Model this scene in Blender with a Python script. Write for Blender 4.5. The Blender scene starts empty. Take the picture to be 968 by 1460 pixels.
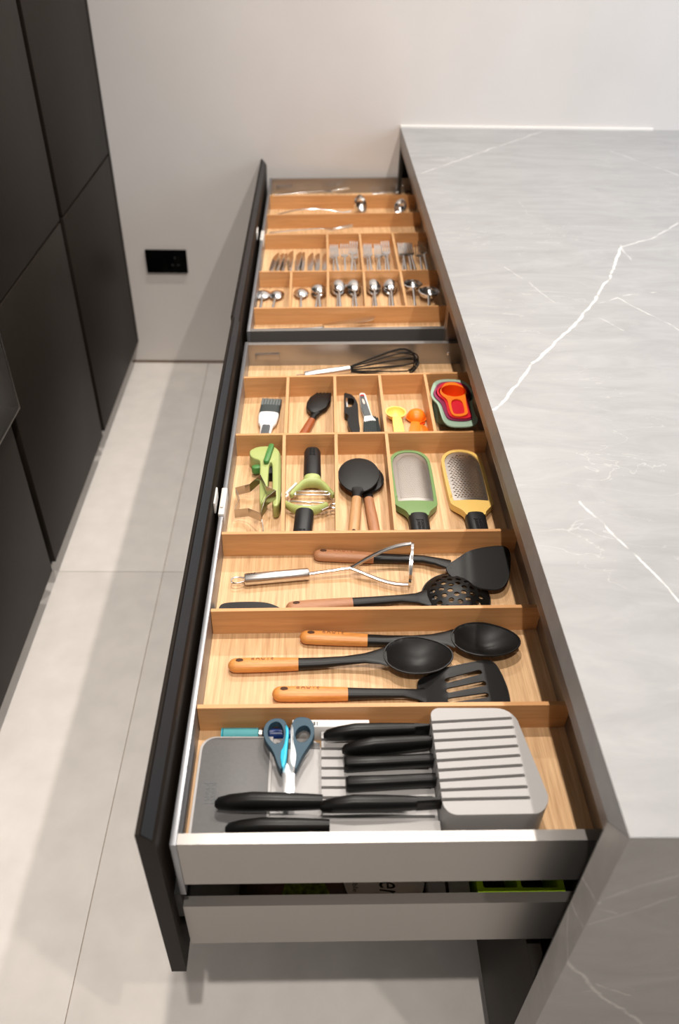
import bpy, bmesh, math, random
from mathutils import Vector, Matrix, Euler
from mathutils.geometry import delaunay_2d_cdt
C = bpy.context.scene.collection
SC = bpy.context.scene
PI = math.pi
random.seed(7)

# ------------------------------------------------------------------ camera
cam_d = bpy.data.cameras.new('camera')
cam = bpy.data.objects.new('camera', cam_d); C.objects.link(cam)
def set_camera(loc, yaw, pitch, roll, fpx, ppx, ppy):
    cy, sy, cp, sp = math.cos(yaw), math.sin(yaw), math.cos(pitch), math.sin(pitch)
    f = Vector((sy*cp, cy*cp, -sp)); r = Vector((cy, -sy, 0)); u = r.cross(f)
    c, s = math.cos(roll), math.sin(roll)
    r, u = c*r + s*u, -s*r + c*u
    m = Matrix((r, u, -f)).transposed().to_4x4(); m.translation = loc
    cam.matrix_world = m
    cam_d.sensor_fit = 'VERTICAL'; cam_d.sensor_height = 36.0
    cam_d.lens = fpx/1460*36.0
    cam_d.shift_x = -ppx/1460; cam_d.shift_y = ppy/1460
set_camera((-0.28874, -2.88789, 1.57710), 0.0201539, 0.687893, 0.0175944, 1119.898, -19.533, 1.405)
cam_d.clip_start = 0.05
cam_d.dof.use_dof = True; cam_d.dof.focus_distance = 1.25; cam_d.dof.aperture_fstop = 3.7
SC.camera = cam

# ------------------------------------------------------------------ light
SC.view_settings.view_transform = 'Standard'
SC.view_settings.look = 'None'
SC.view_settings.gamma = 1.0
SC.view_settings.use_curve_mapping = False
SC.view_settings.exposure = 0.08
w = bpy.data.worlds.new('world'); SC.world = w; w.use_nodes = True
bg = w.node_tree.nodes['Background']
bg.inputs[0].default_value = (1.0, 0.95, 0.90, 1); bg.inputs[1].default_value = 0.20
def spot(name, x, y, e, col=(1.0, 0.925, 0.85), z=2.60, ang=125):
    l = bpy.data.lights.new(name, 'SPOT'); l.energy = e; l.color = col
    l.spot_size = math.radians(ang); l.spot_blend = 0.6; l.shadow_soft_size = 0.022
    o = bpy.data.objects.new(name, l); C.objects.link(o); o.location = (x, y, z)
    return o
for yy, e in ((-3.0, 36), (-1.7, 40), (-0.45, 58)):
    spot('downlight', 0.41, yy, e)
for yy, e in ((-3.0, 76), (-1.7, 80), (-0.45, 50)):
    spot('downlight', -0.31, yy, e)
wl = bpy.data.lights.new('window_daylight', 'AREA'); wl.shape = 'RECTANGLE'; wl.size = 1.6; wl.size_y = 1.5
wl.energy = 55; wl.color = (0.70, 0.84, 1.0)
wo = bpy.data.objects.new('window_daylight', wl); C.objects.link(wo)
wo.location = (2.6, -1.0, 1.75); wo.rotation_euler = (0, math.radians(68), 0)

# ------------------------------------------------------------------ materials
def new_mat(name):
    m = bpy.data.materials.new(name); m.use_nodes = True
    return m, m.node_tree, m.node_tree.nodes['Principled BSDF']
def mat(name, col, rough=0.5, metal=0.0, var=0.0, scale=60, bump=0.0, coat=0.0, trans=0.0, ior=1.45):
    m, nt, b = new_mat(name)
    b.inputs['Base Color'].default_value = (*col, 1); b.inputs['Roughness'].default_value = rough
    b.inputs['Metallic'].default_value = metal
    b.inputs['Coat Weight'].default_value = coat
    b.inputs['Transmission Weight'].default_value = trans; b.inputs['IOR'].default_value = ior
    if var or bump:
        tc = nt.nodes.new('ShaderNodeTexCoord'); n = nt.nodes.new('ShaderNodeTexNoise')
        n.inputs['Scale'].default_value = scale; n.inputs['Detail'].default_value = 4
        nt.links.new(tc.outputs['Object'], n.inputs['Vector'])
        if var:
            r = nt.nodes.new('ShaderNodeValToRGB')
            r.color_ramp.elements[0].position = 0.3; r.color_ramp.elements[1].position = 0.7
            r.color_ramp.elements[0].color = (*[c*(1-var) for c in col], 1)
            r.color_ramp.elements[1].color = (*[min(1, c*(1+var)) for c in col], 1)
            nt.links.new(n.outputs['Fac'], r.inputs['Fac']); nt.links.new(r.outputs['Color'], b.inputs['Base Color'])
        if bump:
            bp_ = nt.nodes.new('ShaderNodeBump'); bp_.inputs['Strength'].default_value = bump; bp_.inputs['Distance'].default_value = 0.001
            nt.links.new(n.outputs['Fac'], bp_.inputs['Height']); nt.links.new(bp_.outputs['Normal'], b.inputs['Normal'])
    return m
def wood(name, c0, c1, stretch, rough=0.45, sc=1.0, fine=0.35):
    """grain: noise stretched along one axis; stretch = scale per axis"""
    m, nt, b = new_mat(name)
    N = nt.nodes.new; L = nt.links.new
    tc = N('ShaderNodeTexCoord'); mp = N('ShaderNodeMapping')
    mp.inputs['Scale'].default_value = [s*sc for s in stretch]
    L(tc.outputs['Object'], mp.inputs['Vector'])
    n1 = N('ShaderNodeTexNoise'); n1.inputs['Scale'].default_value = 1.0; n1.inputs['Detail'].default_value = 5; n1.inputs['Distortion'].default_value = 0.6
    n2 = N('ShaderNodeTexNoise'); n2.inputs['Scale'].default_value = 5.0; n2.inputs['Detail'].default_value = 3
    L(mp.outputs[0], n1.inputs['Vector']); L(mp.outputs[0], n2.inputs['Vector'])
    mx = N('ShaderNodeMix'); mx.data_type = 'FLOAT'; mx.inputs[0].default_value = fine
    L(n1.outputs['Fac'], mx.inputs[2]); L(n2.outputs['Fac'], mx.inputs[3])
    r = N('ShaderNodeValToRGB'); r.color_ramp.elements[0].position = 0.32; r.color_ramp.elements[1].position = 0.68
    r.color_ramp.elements[0].color = (*c0, 1); r.color_ramp.elements[1].color = (*c1, 1)
    L(mx.outputs[0], r.inputs['Fac']); L(r.outputs['Color'], b.inputs['Base Color'])
    b.inputs['Roughness'].default_value = rough
    return m
def polyline_mask(nt, vec, pts, width, strength):
    """1 close to the polyline, 0 away from it (max over its segments)"""
    N = nt.nodes.new; L = nt.links.new
    out = None
    for a, b in zip(pts[:-1], pts[1:]):
        a = Vector(a); b = Vector(b); ba = b-a
        s = N('ShaderNodeVectorMath'); s.operation = 'SUBTRACT'; L(vec, s.inputs[0]); s.inputs[1].default_value = a
        d = N('ShaderNodeVectorMath'); d.operation = 'DOT_PRODUCT'; L(s.outputs[0], d.inputs[0]); d.inputs[1].default_value = ba/ba.length_squared
        c = N('ShaderNodeClamp'); L(d.outputs['Value'], c.inputs[0])
        k = N('ShaderNodeVectorMath'); k.operation = 'SCALE'; k.inputs[0].default_value = ba; L(c.outputs[0], k.inputs['Scale'])
        e = N('ShaderNodeVectorMath'); e.operation = 'DISTANCE'; L(s.outputs[0], e.inputs[0]); L(k.outputs[0], e.inputs[1])
        r = N('ShaderNodeMapRange'); r.interpolation_type = 'SMOOTHSTEP'
        r.inputs['From Min'].default_value = 0.0; r.inputs['From Max'].default_value = width
        r.inputs['To Min'].default_value = strength; r.inputs['To Max'].default_value = 0.0
        L(e.outputs['Value'], r.inputs['Value'])
        if out is None: out = r.outputs[0]
        else:
            mx = N('ShaderNodeMath'); mx.operation = 'MAXIMUM'; L(out, mx.inputs[0]); L(r.outputs[0], mx.inputs[1]); out = mx.outputs[0]
    return out
def stone(name, veins, base=(0.278, 0.274, 0.271)):
    m, nt, b = new_mat(name)
    N = nt.nodes.new; L = nt.links.new
    tc = N('ShaderNodeTexCoord')
    # clouds, streaked diagonally
    mp = N('ShaderNodeMapping'); mp.inputs['Rotation'].default_value = (0, 0, math.radians(19)); mp.inputs['Scale'].default_value = (3.2, 11, 7)
    L(tc.outputs['Object'], mp.inputs['Vector'])
    n = N('ShaderNodeTexNoise'); n.inputs['Scale'].default_value = 1.6; n.inputs['Detail'].default_value = 9; n.inputs['Roughness'].default_value = 0.66; n.inputs['Distortion'].default_value = 1.2
    L(mp.outputs[0], n.inputs['Vector'])
    r = N('ShaderNodeValToRGB'); r.color_ramp.elements[0].position = 0.30; r.color_ramp.elements[1].position = 0.72
    r.color_ramp.elements[0].color = (*[c*0.87 for c in base], 1); r.color_ramp.elements[1].color = (*[c*1.14 for c in base], 1)
    L(n.outputs['Fac'], r.inputs['Fac'])
    # hairline veins: thin iso lines of a distorted noise, kept only in patches
    n2 = N('ShaderNodeTexNoise'); n2.inputs['Scale'].default_value = 1.5; n2.inputs['Detail'].default_value = 5; n2.inputs['Distortion'].default_value = 1.0
    L(mp.outputs[0], n2.inputs['Vector'])
    s = N('ShaderNodeMath'); s.operation = 'SUBTRACT'; L(n2.outputs['Fac'], s.inputs[0]); s.inputs[1].default_value = 0.5
    ab = N('ShaderNodeMath'); ab.operation = 'ABSOLUTE'; L(s.outputs[0], ab.inputs[0])
    mr = N('ShaderNodeMapRange'); mr.inputs['From Min'].default_value = 0.0; mr.inputs['From Max'].default_value = 0.006
    mr.inputs['To Min'].default_value = 0.15; mr.inputs['To Max'].default_value = 0; L(ab.outputs[0], mr.inputs['Value'])
    n3 = N('ShaderNodeTexNoise'); n3.inputs['Scale'].default_value = 3.5; L(tc.outputs['Object'], n3.inputs['Vector'])
    m3 = N('ShaderNodeMapRange'); m3.inputs['From Min'].default_value = 0.52; m3.inputs['From Max'].default_value = 0.62; L(n3.outputs['Fac'], m3.inputs['Value'])
    hv = N('ShaderNodeMath'); hv.operation = 'MULTIPLY'; L(mr.outputs[0], hv.inputs[0]); L(m3.outputs[0], hv.inputs[1])
    # the slab's own big veins, wobbling a little
    nd = N('ShaderNodeTexNoise'); nd.inputs['Scale'].default_value = 16; nd.inputs['Detail'].default_value = 4; L(tc.outputs['Object'], nd.inputs['Vector'])
    sb = N('ShaderNodeVectorMath'); sb.operation = 'SUBTRACT'; L(nd.outputs['Color'], sb.inputs[0]); sb.inputs[1].default_value = (0.5, 0.5, 0.5)
    sk = N('ShaderNodeVectorMath'); sk.operation = 'SCALE'; L(sb.outputs[0], sk.inputs[0]); sk.inputs['Scale'].default_value = 0.022
    ad = N('ShaderNodeVectorMath'); ad.operation = 'ADD'; L(tc.outputs['Object'], ad.inputs[0]); L(sk.outputs[0], ad.inputs[1])
    out = hv.outputs[0]
    for pts, wd, st in veins:
        mk = polyline_mask(nt, ad.outputs[0], pts, wd, st)
        mx = N('ShaderNodeMath'); mx.operation = 'MAXIMUM'; L(out, mx.inputs[0]); L(mk, mx.inputs[1]); out = mx.outputs[0]
    mix = N('ShaderNodeMix'); mix.data_type = 'RGBA'; L(out, mix.inputs[0]); L(r.outputs['Color'], mix.inputs[6]); mix.inputs[7].default_value = (0.86, 0.83, 0.80, 1)
    L(mix.outputs[2], b.inputs['Base Color'])
    b.inputs['Roughness'].default_value = 0.42
    bu = N('ShaderNodeBump'); bu.inputs['Strength'].default_value = 0.06; bu.inputs['Distance'].default_value = 0.002
    L(n.outputs['Fac'], bu.inputs['Height']); L(bu.outputs['Normal'], b.inputs['Normal'])
    return m
def ribbed(name, col, axis_scale):
    m, nt, b = new_mat(name)
    tc = nt.nodes.new('ShaderNodeTexCoord'); wv = nt.nodes.new('ShaderNodeTexWave'); wv.bands_direction = 'Y'
    wv.inputs['Scale'].default_value = axis_scale
    nt.links.new(tc.outputs['Object'], wv.inputs['Vector'])
    bu = nt.nodes.new('ShaderNodeBump'); bu.inputs['Strength'].default_value = 0.6; bu.inputs['Distance'].default_value = 0.0006
    nt.links.new(wv.outputs['Fac'], bu.inputs['Height']); nt.links.new(bu.outputs['Normal'], b.inputs['Normal'])
    b.inputs['Base Color'].default_value = (*col, 1); b.inputs['Roughness'].default_value = 0.45
    return m

O = {
'star':[(-0.3871,-1.7232),(-0.3748,-1.7578),(-0.3573,-1.7695),(-0.3749,-1.7931),(-0.3807,-1.8345),(-0.4028,-1.8208),(-0.4265,-1.8256),(-0.4202,-1.7934),(-0.4298,-1.7622),(-0.405,-1.752)],
'star_tail':[(-0.3814,-1.8226),(-0.3757,-1.8535)],
'press':[(-0.4121,-1.6497),(-0.4094,-1.6418),(-0.3983,-1.6326),(-0.3791,-1.629),(-0.3647,-1.6322),(-0.3564,-1.6435),(-0.3513,-1.6614),(-0.3469,-1.7879),(-0.3492,-1.8222),(-0.3553,-1.8297),(-0.3607,-1.8269),(-0.3627,-1.788),(-0.3646,-1.7321),(-0.367,-1.6824),(-0.3727,-1.6825),(-0.3726,-1.7239),(-0.3719,-1.7881),(-0.3741,-1.8035),(-0.3813,-1.8243),(-0.3833,-1.8187),(-0.3856,-1.7882),(-0.3878,-1.7323),(-0.3897,-1.6837),(-0.3921,-1.675),(-0.4025,-1.6708),(-0.41,-1.662)],
'lever':[(-0.3697,-1.6319),(-0.3784,-1.6909)],
'knob':[(-0.4035,-1.6855),(-0.3897,-1.6832)],
'mech':[(-0.3748,-1.6623),(-0.3677,-1.6622),(-0.3665,-1.7043),(-0.3734,-1.7044)],
'bbrush':[(-0.3056,-1.4647),(-0.3048,-1.4443),(-0.2982,-1.4235),(-0.2826,-1.4082),(-0.2636,-1.3976),(-0.2527,-1.4066),(-0.254,-1.4348),(-0.2642,-1.4641),(-0.2765,-1.4769),(-0.2872,-1.4844),(-0.2963,-1.4817)],
'bb_axis':[(-0.3293,-1.5665),(-0.3022,-1.5014),(-0.2917,-1.4731)],
'bpeel':[(-0.2243,-1.4131),(-0.221,-1.407),(-0.2167,-1.4106),(-0.2086,-1.4141),(-0.2016,-1.4272),(-0.1962,-1.4484),(-0.1959,-1.4716),(-0.1966,-1.5164),(-0.1945,-1.5657),(-0.2103,-1.5659),(-0.2165,-1.5427),(-0.221,-1.5145),(-0.2159,-1.5034),(-0.2186,-1.4945),(-0.2251,-1.4901),(-0.2257,-1.4674),(-0.2244,-1.4627),(-0.2242,-1.4346)],
'bpeel_hole':[(-0.2197,-1.4286),(-0.2042,-1.4308),(-0.203,-1.4485),(-0.2085,-1.4637),(-0.2209,-1.4684)],
'zeal':[(-0.1912,-1.4067),(-0.1884,-1.4013),(-0.1839,-1.3993),(-0.1783,-1.4012),(-0.1761,-1.4077),(-0.1683,-1.4848),(-0.1642,-1.4994),(-0.1577,-1.5115),(-0.1721,-1.5106),(-0.1866,-1.5173),(-0.1857,-1.5063),(-0.1845,-1.4929),(-0.1872,-1.4726),(-0.1896,-1.4565)],
'zeal_in':[(-0.1897,-1.4179),(-0.18,-1.4178),(-0.1696,-1.4928),(-0.1836,-1.4952),(-0.1883,-1.4646)],
'zeal_red':[(-0.1896,-1.415),(-0.1878,-1.4106),(-0.1815,-1.4101),(-0.1796,-1.4149),(-0.1799,-1.4163),(-0.1894,-1.417)],
'zeal_pill':[(-0.1865,-1.4298),(-0.1824,-1.4298),(-0.1793,-1.4498),(-0.1838,-1.4517)],
'zeal_br':[(-0.1865,-1.5175),(-0.1804,-1.5109),(-0.1694,-1.5079),(-0.1587,-1.5095),(-0.153,-1.5248),(-0.1502,-1.5547),(-0.1861,-1.5551)],
'cup_sage':[(-0.0407,-1.4468),(-0.0325,-1.4286),(-0.0162,-1.4207),(0.0085,-1.4203),(0.0234,-1.4247),(0.0339,-1.4367),(0.0413,-1.4634),(0.0412,-1.4838),(0.0324,-1.5067),(0.031,-1.5536),(0.0349,-1.5749),(0.0295,-1.5906),(0.0182,-1.5998),(-0.002,-1.6026),(-0.0217,-1.6016),(-0.0317,-1.5914),(-0.0362,-1.5704),(-0.0372,-1.5188),(-0.0456,-1.5021),(-0.0486,-1.4792)],
'cup_purple':[(-0.0344,-1.4561),(-0.0267,-1.4425),(-0.0138,-1.4363),(0.0093,-1.436),(0.0222,-1.4418),(0.0309,-1.4551),(0.0345,-1.4814),(0.0266,-1.5044),(0.023,-1.5569),(0.0235,-1.5729),(0.0194,-1.5808),(0.0059,-1.5849),(-0.0153,-1.5839),(-0.0271,-1.5761),(-0.0298,-1.5521),(-0.0316,-1.5192),(-0.041,-1.4997),(-0.0435,-1.4825)],
'cup_red':[(-0.0301,-1.4624),(-0.0201,-1.4489),(-0.0074,-1.4442),(0.0092,-1.4455),(0.0189,-1.4528),(0.0258,-1.4675),(0.0273,-1.4878),(0.0218,-1.505),(0.0202,-1.5547),(0.021,-1.5734),(0.0163,-1.5808),(0.0003,-1.5829),(-0.0192,-1.5792),(-0.0243,-1.5633),(-0.0234,-1.5168),(-0.0327,-1.5029),(-0.0374,-1.4858)],
'cup_orange':[(-0.0226,-1.4672),(-0.0166,-1.4553),(-0.0054,-1.4506),(0.0066,-1.4519),(0.0129,-1.4608),(0.0205,-1.4709),(0.0243,-1.4883),(0.0185,-1.5055),(0.0154,-1.5417),(0.0154,-1.566),(0.0104,-1.5754),(-0.0025,-1.5808),(-0.015,-1.5783),(-0.0191,-1.5664),(-0.0196,-1.5422),(-0.0193,-1.5173),(-0.0286,-1.5033),(-0.0317,-1.4862)],
'cup_orange_hole':[(-0.0115,-1.52),(0.0078,-1.5183),(0.0071,-1.5634),(0.0033,-1.5701),(-0.0098,-1.5716),(-0.0134,-1.5664)],
'cup_c':[(-0.0026,-1.4836),(-0.0289,-1.484),(0.0244,-1.4833),(0.0011,-1.4558),(-0.0072,-1.5178)],
'scl':[(-0.3514,-2.2799),(-0.3468,-2.2709),(-0.3368,-2.2658),(-0.3266,-2.2678),(-0.3213,-2.2759),(-0.3205,-2.3033),(-0.3239,-2.3259),(-0.3265,-2.3424),(-0.3307,-2.337),(-0.3381,-2.3147),(-0.3468,-2.3033),(-0.3516,-2.2917)],
'scl_h':[(-0.3461,-2.2838),(-0.3432,-2.2749),(-0.3349,-2.2708),(-0.3288,-2.2759),(-0.3251,-2.2878),(-0.3264,-2.2995),(-0.3335,-2.3062),(-0.3403,-2.3014),(-0.3458,-2.2917)],
'scr':[(-0.3154,-2.2738),(-0.3114,-2.2658),(-0.3012,-2.2637),(-0.291,-2.2678),(-0.2867,-2.2778),(-0.2867,-2.2917),(-0.2908,-2.3033),(-0.302,-2.3222),(-0.3089,-2.3424),(-0.3115,-2.337),(-0.3171,-2.3071),(-0.3176,-2.2858)],
'scr_h':[(-0.3117,-2.2897),(-0.306,-2.2798),(-0.2977,-2.2768),(-0.2917,-2.2838),(-0.2917,-2.2936),(-0.2974,-2.3014),(-0.304,-2.3033),(-0.309,-2.2995)],
'sc_cy':[(-0.3242,-2.278),(-0.3211,-2.2784),(-0.3187,-2.2879),(-0.3202,-2.3111),(-0.3212,-2.3325),(-0.3261,-2.3434),(-0.3294,-2.3186),(-0.3248,-2.3092),(-0.3227,-2.2918)],
'sc_wh':[(-0.3171,-2.2784),(-0.3148,-2.277),(-0.3132,-2.2879),(-0.3135,-2.3015),(-0.3089,-2.3186),(-0.3092,-2.3298),(-0.311,-2.3416),(-0.317,-2.3316),(-0.3161,-2.3111)],
'sc_bl':[(-0.3256,-2.3389),(-0.3206,-2.3289),(-0.3181,-2.3325),(-0.3115,-2.3371),(-0.3101,-2.3453),(-0.3105,-2.3802),(-0.3238,-2.3802)],
'turner':[(-0.0743,-1.9516),(-0.0546,-1.9329),(-0.0265,-1.9154),(0.0078,-1.9064),(0.029,-1.9062),(0.0331,-1.922),(0.0262,-1.9644),(0.0171,-1.9952),(0.0028,-2.0125),(-0.0212,-2.0111),(-0.0396,-2.0018),(-0.0612,-1.9812),(-0.0709,-1.9698)],
'wspat':[(-0.436,-2.037),(-0.4294,-2.0265),(-0.411,-2.0233),(-0.3673,-2.0216),(-0.3483,-2.0276),(-0.3338,-2.0381),(-0.3261,-2.0411)],
'veins':[[(0.0042,-1.7995),(0.1008,-1.6416),(0.1748,-1.5432),(0.2626,-1.4139),(0.3472,-1.2584),(0.3838,-1.1757),(0.4292,-1.0775)],[(0.4292,-1.0775),(0.5208,-1.0209),(0.6242,-0.912)],[(0.0157,-0.5202),(0.134,-0.3966),(0.3197,-0.1945),(0.5112,-0.0018)],[(0.6397,-0.2615),(0.7679,-0.5117)],[(0.3523,-1.3518),(0.48,-1.314)],[(0.2766,-1.394),(0.3345,-1.3625),(0.3715,-1.4278),(0.4118,-1.504)],[(0.081,-2.0331),(0.1307,-2.168),(0.1516,-2.2292)],[(0.2507,-0.7471),(0.2542,-0.8566)],[(0.1324,-1.2019),(0.1993,-1.3823)],[(0.2582,-1.4301),(0.3,-1.5061)],[(0.4302,-1.0686),(0.4259,-1.1624)]],
'veinsf':[[(0.0003,0.6266),(0.0527,0.542),(0.0985,0.4779),(0.1384,0.4285)],[(0.0476,0.5635),(0.0971,0.5238)],[(0.0018,0.7812),(0.0352,0.8094),(0.0656,0.8308)],[(0.0017,0.722),(0.0401,0.7512),(0.0745,0.7823)],[(0.003,0.761),(0.0242,0.7481)],[(0.0015,0.5228),(0.0479,0.5442)]],
'veinsl':[[(-2.488,0.7459),(-2.5252,0.7758)],[(-2.4897,0.6906),(-2.5217,0.7094)],[(-2.4884,0.6809),(-2.5258,0.6293)]],
}
M = {}
M['wall'] = mat('plaster', (0.64, 0.60, 0.57), 0.85, var=0.03, scale=3.0, bump=0.25)
M['ceiling'] = mat('ceiling_paint', (0.75, 0.73, 0.70), 0.9)
M['tile'] = mat('porcelain_tile', (0.735, 0.695, 0.655), 0.6, var=0.05, scale=14, bump=0.05)
M['grout'] = mat('grout', (0.50, 0.43, 0.36), 0.9)
M['bronze'] = mat('bronze_lacquer', (0.0145, 0.0105, 0.0077), 0.5, var=0.06, scale=40)
M['bronze'].node_tree.nodes['Principled BSDF'].inputs['Specular IOR Level'].default_value = 0.12
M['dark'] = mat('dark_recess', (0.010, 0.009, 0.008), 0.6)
M['shadow_gap'] = mat('brown_shadow_line', (0.16, 0.11, 0.075), 0.6)
M['bead'] = mat('silicone_bead', (0.80, 0.76, 0.72), 0.5)
M['black_glass'] = mat('black_glass', (0.002, 0.002, 0.002), 0.08)
M['black_glass'].node_tree.nodes['Principled BSDF'].inputs['Specular IOR Level'].default_value = 0.03
M['trim_steel'] = mat('steel_trim', (0.62, 0.58, 0.54), 0.3, metal=1)
M['gola'] = mat('bronze_aluminium', (0.23, 0.18, 0.15), 0.38, metal=0.75)
M['steel_grey'] = mat('powder_coated_steel', (0.35, 0.33, 0.312), 0.36, metal=0.85)
M['rail_grey'] = mat('light_grey_rail', (0.28, 0.285, 0.30), 0.36, metal=0.8)
M['clip'] = mat('pale_plastic', (0.62, 0.59, 0.55), 0.5)
M['oak_floor'] = wood('oak_floor', (0.46, 0.260, 0.118), (0.76, 0.500, 0.272), (190, 6, 30), 0.5)
M['oak_board'] = wood('oak_board', (0.51, 0.245, 0.090), (0.65, 0.34, 0.140), (5, 60, 120), 0.45)  # deeper orange than the floor: weaker light on the faces put into the colour
M['acacia'] = wood('acacia', (0.46, 0.165, 0.030), (0.74, 0.33, 0.085), (14, 110, 110), 0.42)
M['acacia_dull'] = wood('acacia_dull', (0.30, 0.125, 0.052), (0.46, 0.215, 0.100), (14, 110, 110), 0.5)
M['acacia_red'] = wood('acacia_red', (0.26, 0.060, 0.014), (0.38, 0.105, 0.028), (14, 110, 110), 0.4)
M['beech'] = wood('beech', (0.42, 0.215, 0.085), (0.58, 0.335, 0.155), (14, 110, 110), 0.45)
M['burn'] = mat('burned_lettering', (0.27, 0.085, 0.022), 0.6)
M['nylon'] = mat('black_nylon', (0.0055, 0.005, 0.0048), 0.42, bump=0.06, scale=900)
for q in ('nylon', ): M[q].node_tree.nodes['Principled BSDF'].inputs['Specular IOR Level'].default_value = 0.36
M['hole'] = mat('hole_dark', (0.06, 0.022, 0.008), 0.8)
M['knife_black'] = mat('black_knife_handle', (0.0045, 0.004, 0.0036), 0.36)
M['grip'] = mat('charcoal_grip', (0.010, 0.010, 0.0105), 0.45)
M['knife_black'].node_tree.nodes['Principled BSDF'].inputs['Specular IOR Level'].default_value = 0.32
M['emboss'] = mat('embossed_charcoal', (0.007, 0.007, 0.007), 0.7)
M['steel'] = mat('polished_steel', (0.78, 0.76, 0.74), 0.16, metal=1)
M['steel_satin'] = mat('satin_steel', (0.72, 0.69, 0.66), 0.28, metal=1)
M['star_steel'] = mat('tinned_steel', (0.46, 0.42, 0.38), 0.24, metal=1)
M['grater_steel'] = mat('grater_steel', (0.50, 0.465, 0.43), 0.30, metal=1)
M['blade'] = mat('blade_steel', (0.80, 0.80, 0.80), 0.22, metal=0.85)
M['green'] = mat('green_plastic', (0.16, 0.265, 0.095), 0.42)
M['lime'] = mat('pear_green_plastic', (0.39, 0.45, 0.155), 0.38)
M['dark_green'] = mat('leaf_green_plastic', (0.060, 0.205, 0.045), 0.4)
M['yellow'] = mat('yellow_plastic', (0.83, 0.54, 0.15), 0.4)
M['pale_yellow'] = mat('pale_yellow_plastic', (0.92, 0.66, 0.16), 0.4)
M['orange'] = mat('orange_plastic', (0.95, 0.20, 0.010), 0.38)
M['orange_red'] = mat('orange_red_plastic', (0.85, 0.075, 0.006), 0.34)
M['crimson'] = mat('crimson_plastic', (0.60, 0.010, 0.025), 0.36)
M['plum'] = mat('plum_plastic', (0.24, 0.020, 0.075), 0.36)
M['sage'] = mat('sage_plastic', (0.30, 0.42, 0.31), 0.45)
M['white'] = mat('white_plastic', (0.85, 0.83, 0.81), 0.35)
M['slate'] = mat('slate_rubber', (0.085, 0.095, 0.10), 0.55)
M['bristle'] = mat('grey_silicone', (0.13, 0.15, 0.15), 0.6)
M['dark_bristle'] = mat('charcoal_silicone', (0.040, 0.052, 0.052), 0.6)
M['red'] = mat('red_plastic', (0.42, 0.008, 0.014), 0.4)
M['pill'] = mat('pale_print', (0.80, 0.62, 0.52), 0.5)
M['block_grey'] = mat('light_grey_plastic', (0.37, 0.357, 0.348), 0.45)
M['lid_grey'] = mat('mid_grey_plastic', (0.108, 0.104, 0.103), 0.5, var=0.05, scale=200)
M['tray_grey'] = mat('tray_grey_plastic', (0.40, 0.385, 0.375), 0.45)
M['teal_dark'] = mat('dark_teal_rubber', (0.016, 0.055, 0.085), 0.5)
M['cyan'] = mat('cyan_plastic', (0.035, 0.47, 0.66), 0.35)
M['scissor_white'] = mat('white_insert', (0.86, 0.87, 0.88), 0.35)
M['teal_clear'] = mat('clear_teal', (0.20, 0.66, 0.72), 0.12, trans=0.55)
M['teal_ink'] = mat('teal_ink', (0.02, 0.40, 0.52), 0.3)
M['blue'] = mat('navy_cap', (0.008, 0.035, 0.16), 0.35)
M['paper'] = mat('white_paper', (0.80, 0.77, 0.74), 0.6)
M['lime_bright'] = mat('lime_tray', (0.38, 0.62, 0.012), 0.4)
M['bag'] = mat('printed_bag', (0.10, 0.055, 0.035), 0.35, var=0.6, scale=30)
M['grass'] = mat('printed_green', (0.12, 0.17, 0.02), 0.4, var=0.6, scale=160)
M['box_grey'] = mat('grey_box', (0.34, 0.35, 0.34), 0.5)

# ------------------------------------------------------------------ mesh helpers
class G:
    def __init__(s): s.v = []; s.f = []
    def add(s, v, f):
        o = len(s.v); s.v += [tuple(p) for p in v]; s.f += [[i+o for i in q] for q in f]; return s
    def xf(s, m):
        s.v = [tuple(m @ Vector(p)) for p in s.v]; return s
    def merge(s, g): return s.add(g.v, g.f)
def box(x0, x1, y0, y1, z0, z1, b=0.0):
    g = G()
    if b <= 0:
        g.add([(x0,y0,z0),(x1,y0,z0),(x1,y1,z0),(x0,y1,z0),(x0,y0,z1),(x1,y0,z1),(x1,y1,z1),(x0,y1,z1)],
              [(3,2,1,0),(4,5,6,7),(0,1,5,4),(1,2,6,5),(2,3,7,6),(3,0,4,7)])
        return g
    bm = bmesh.new(); bmesh.ops.create_cube(bm, size=1.0)
    for q in bm.verts:
        q.co = ((x0+x1)/2+q.co.x*(x1-x0), (y0+y1)/2+q.co.y*(y1-y0), (z0+z1)/2+q.co.z*(z1-z0))
    bmesh.ops.bevel(bm, geom=bm.edges[:], offset=b, segments=2, profile=0.5, affect='EDGES')
    bm.verts.index_update()
    g.add([q.co for q in bm.verts], [[q.index for q in fc.verts] for fc in bm.faces]); bm.free()
    return g
def area2(p): return sum(p[i][0]*p[(i+1) % len(p)][1]-p[(i+1) % len(p)][0]*p[i][1] for i in range(len(p)))
def ccw(p): return list(p) if area2(p) > 0 else list(reversed(p))
def smooth(p, n=2):
    """Chaikin corner cutting of a closed outline"""
    for _ in range(n):
        q = []
        for i in range(len(p)):
            a, b = p[i], p[(i+1) % len(p)]
            q += [(a[0]*.75+b[0]*.25, a[1]*.75+b[1]*.25), (a[0]*.25+b[0]*.75, a[1]*.25+b[1]*.75)]
        p = q
    return p
def rrect(x0, x1, y0, y1, r, n=5):
    p = []
    for cx, cy, a in ((x1-r,y1-r,0),(x0+r,y1-r,90),(x0+r,y0+r,180),(x1-r,y0+r,270)):
        for k in range(n+1):
            t = math.radians(a+90*k/n); p.append((cx+r*math.cos(t), cy+r*math.sin(t)))
    return p
def ellipse(cx, cy, a, b, n=24): return [(cx+a*math.cos(2*PI*k/n), cy+b*math.sin(2*PI*k/n)) for k in range(n)]
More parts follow.
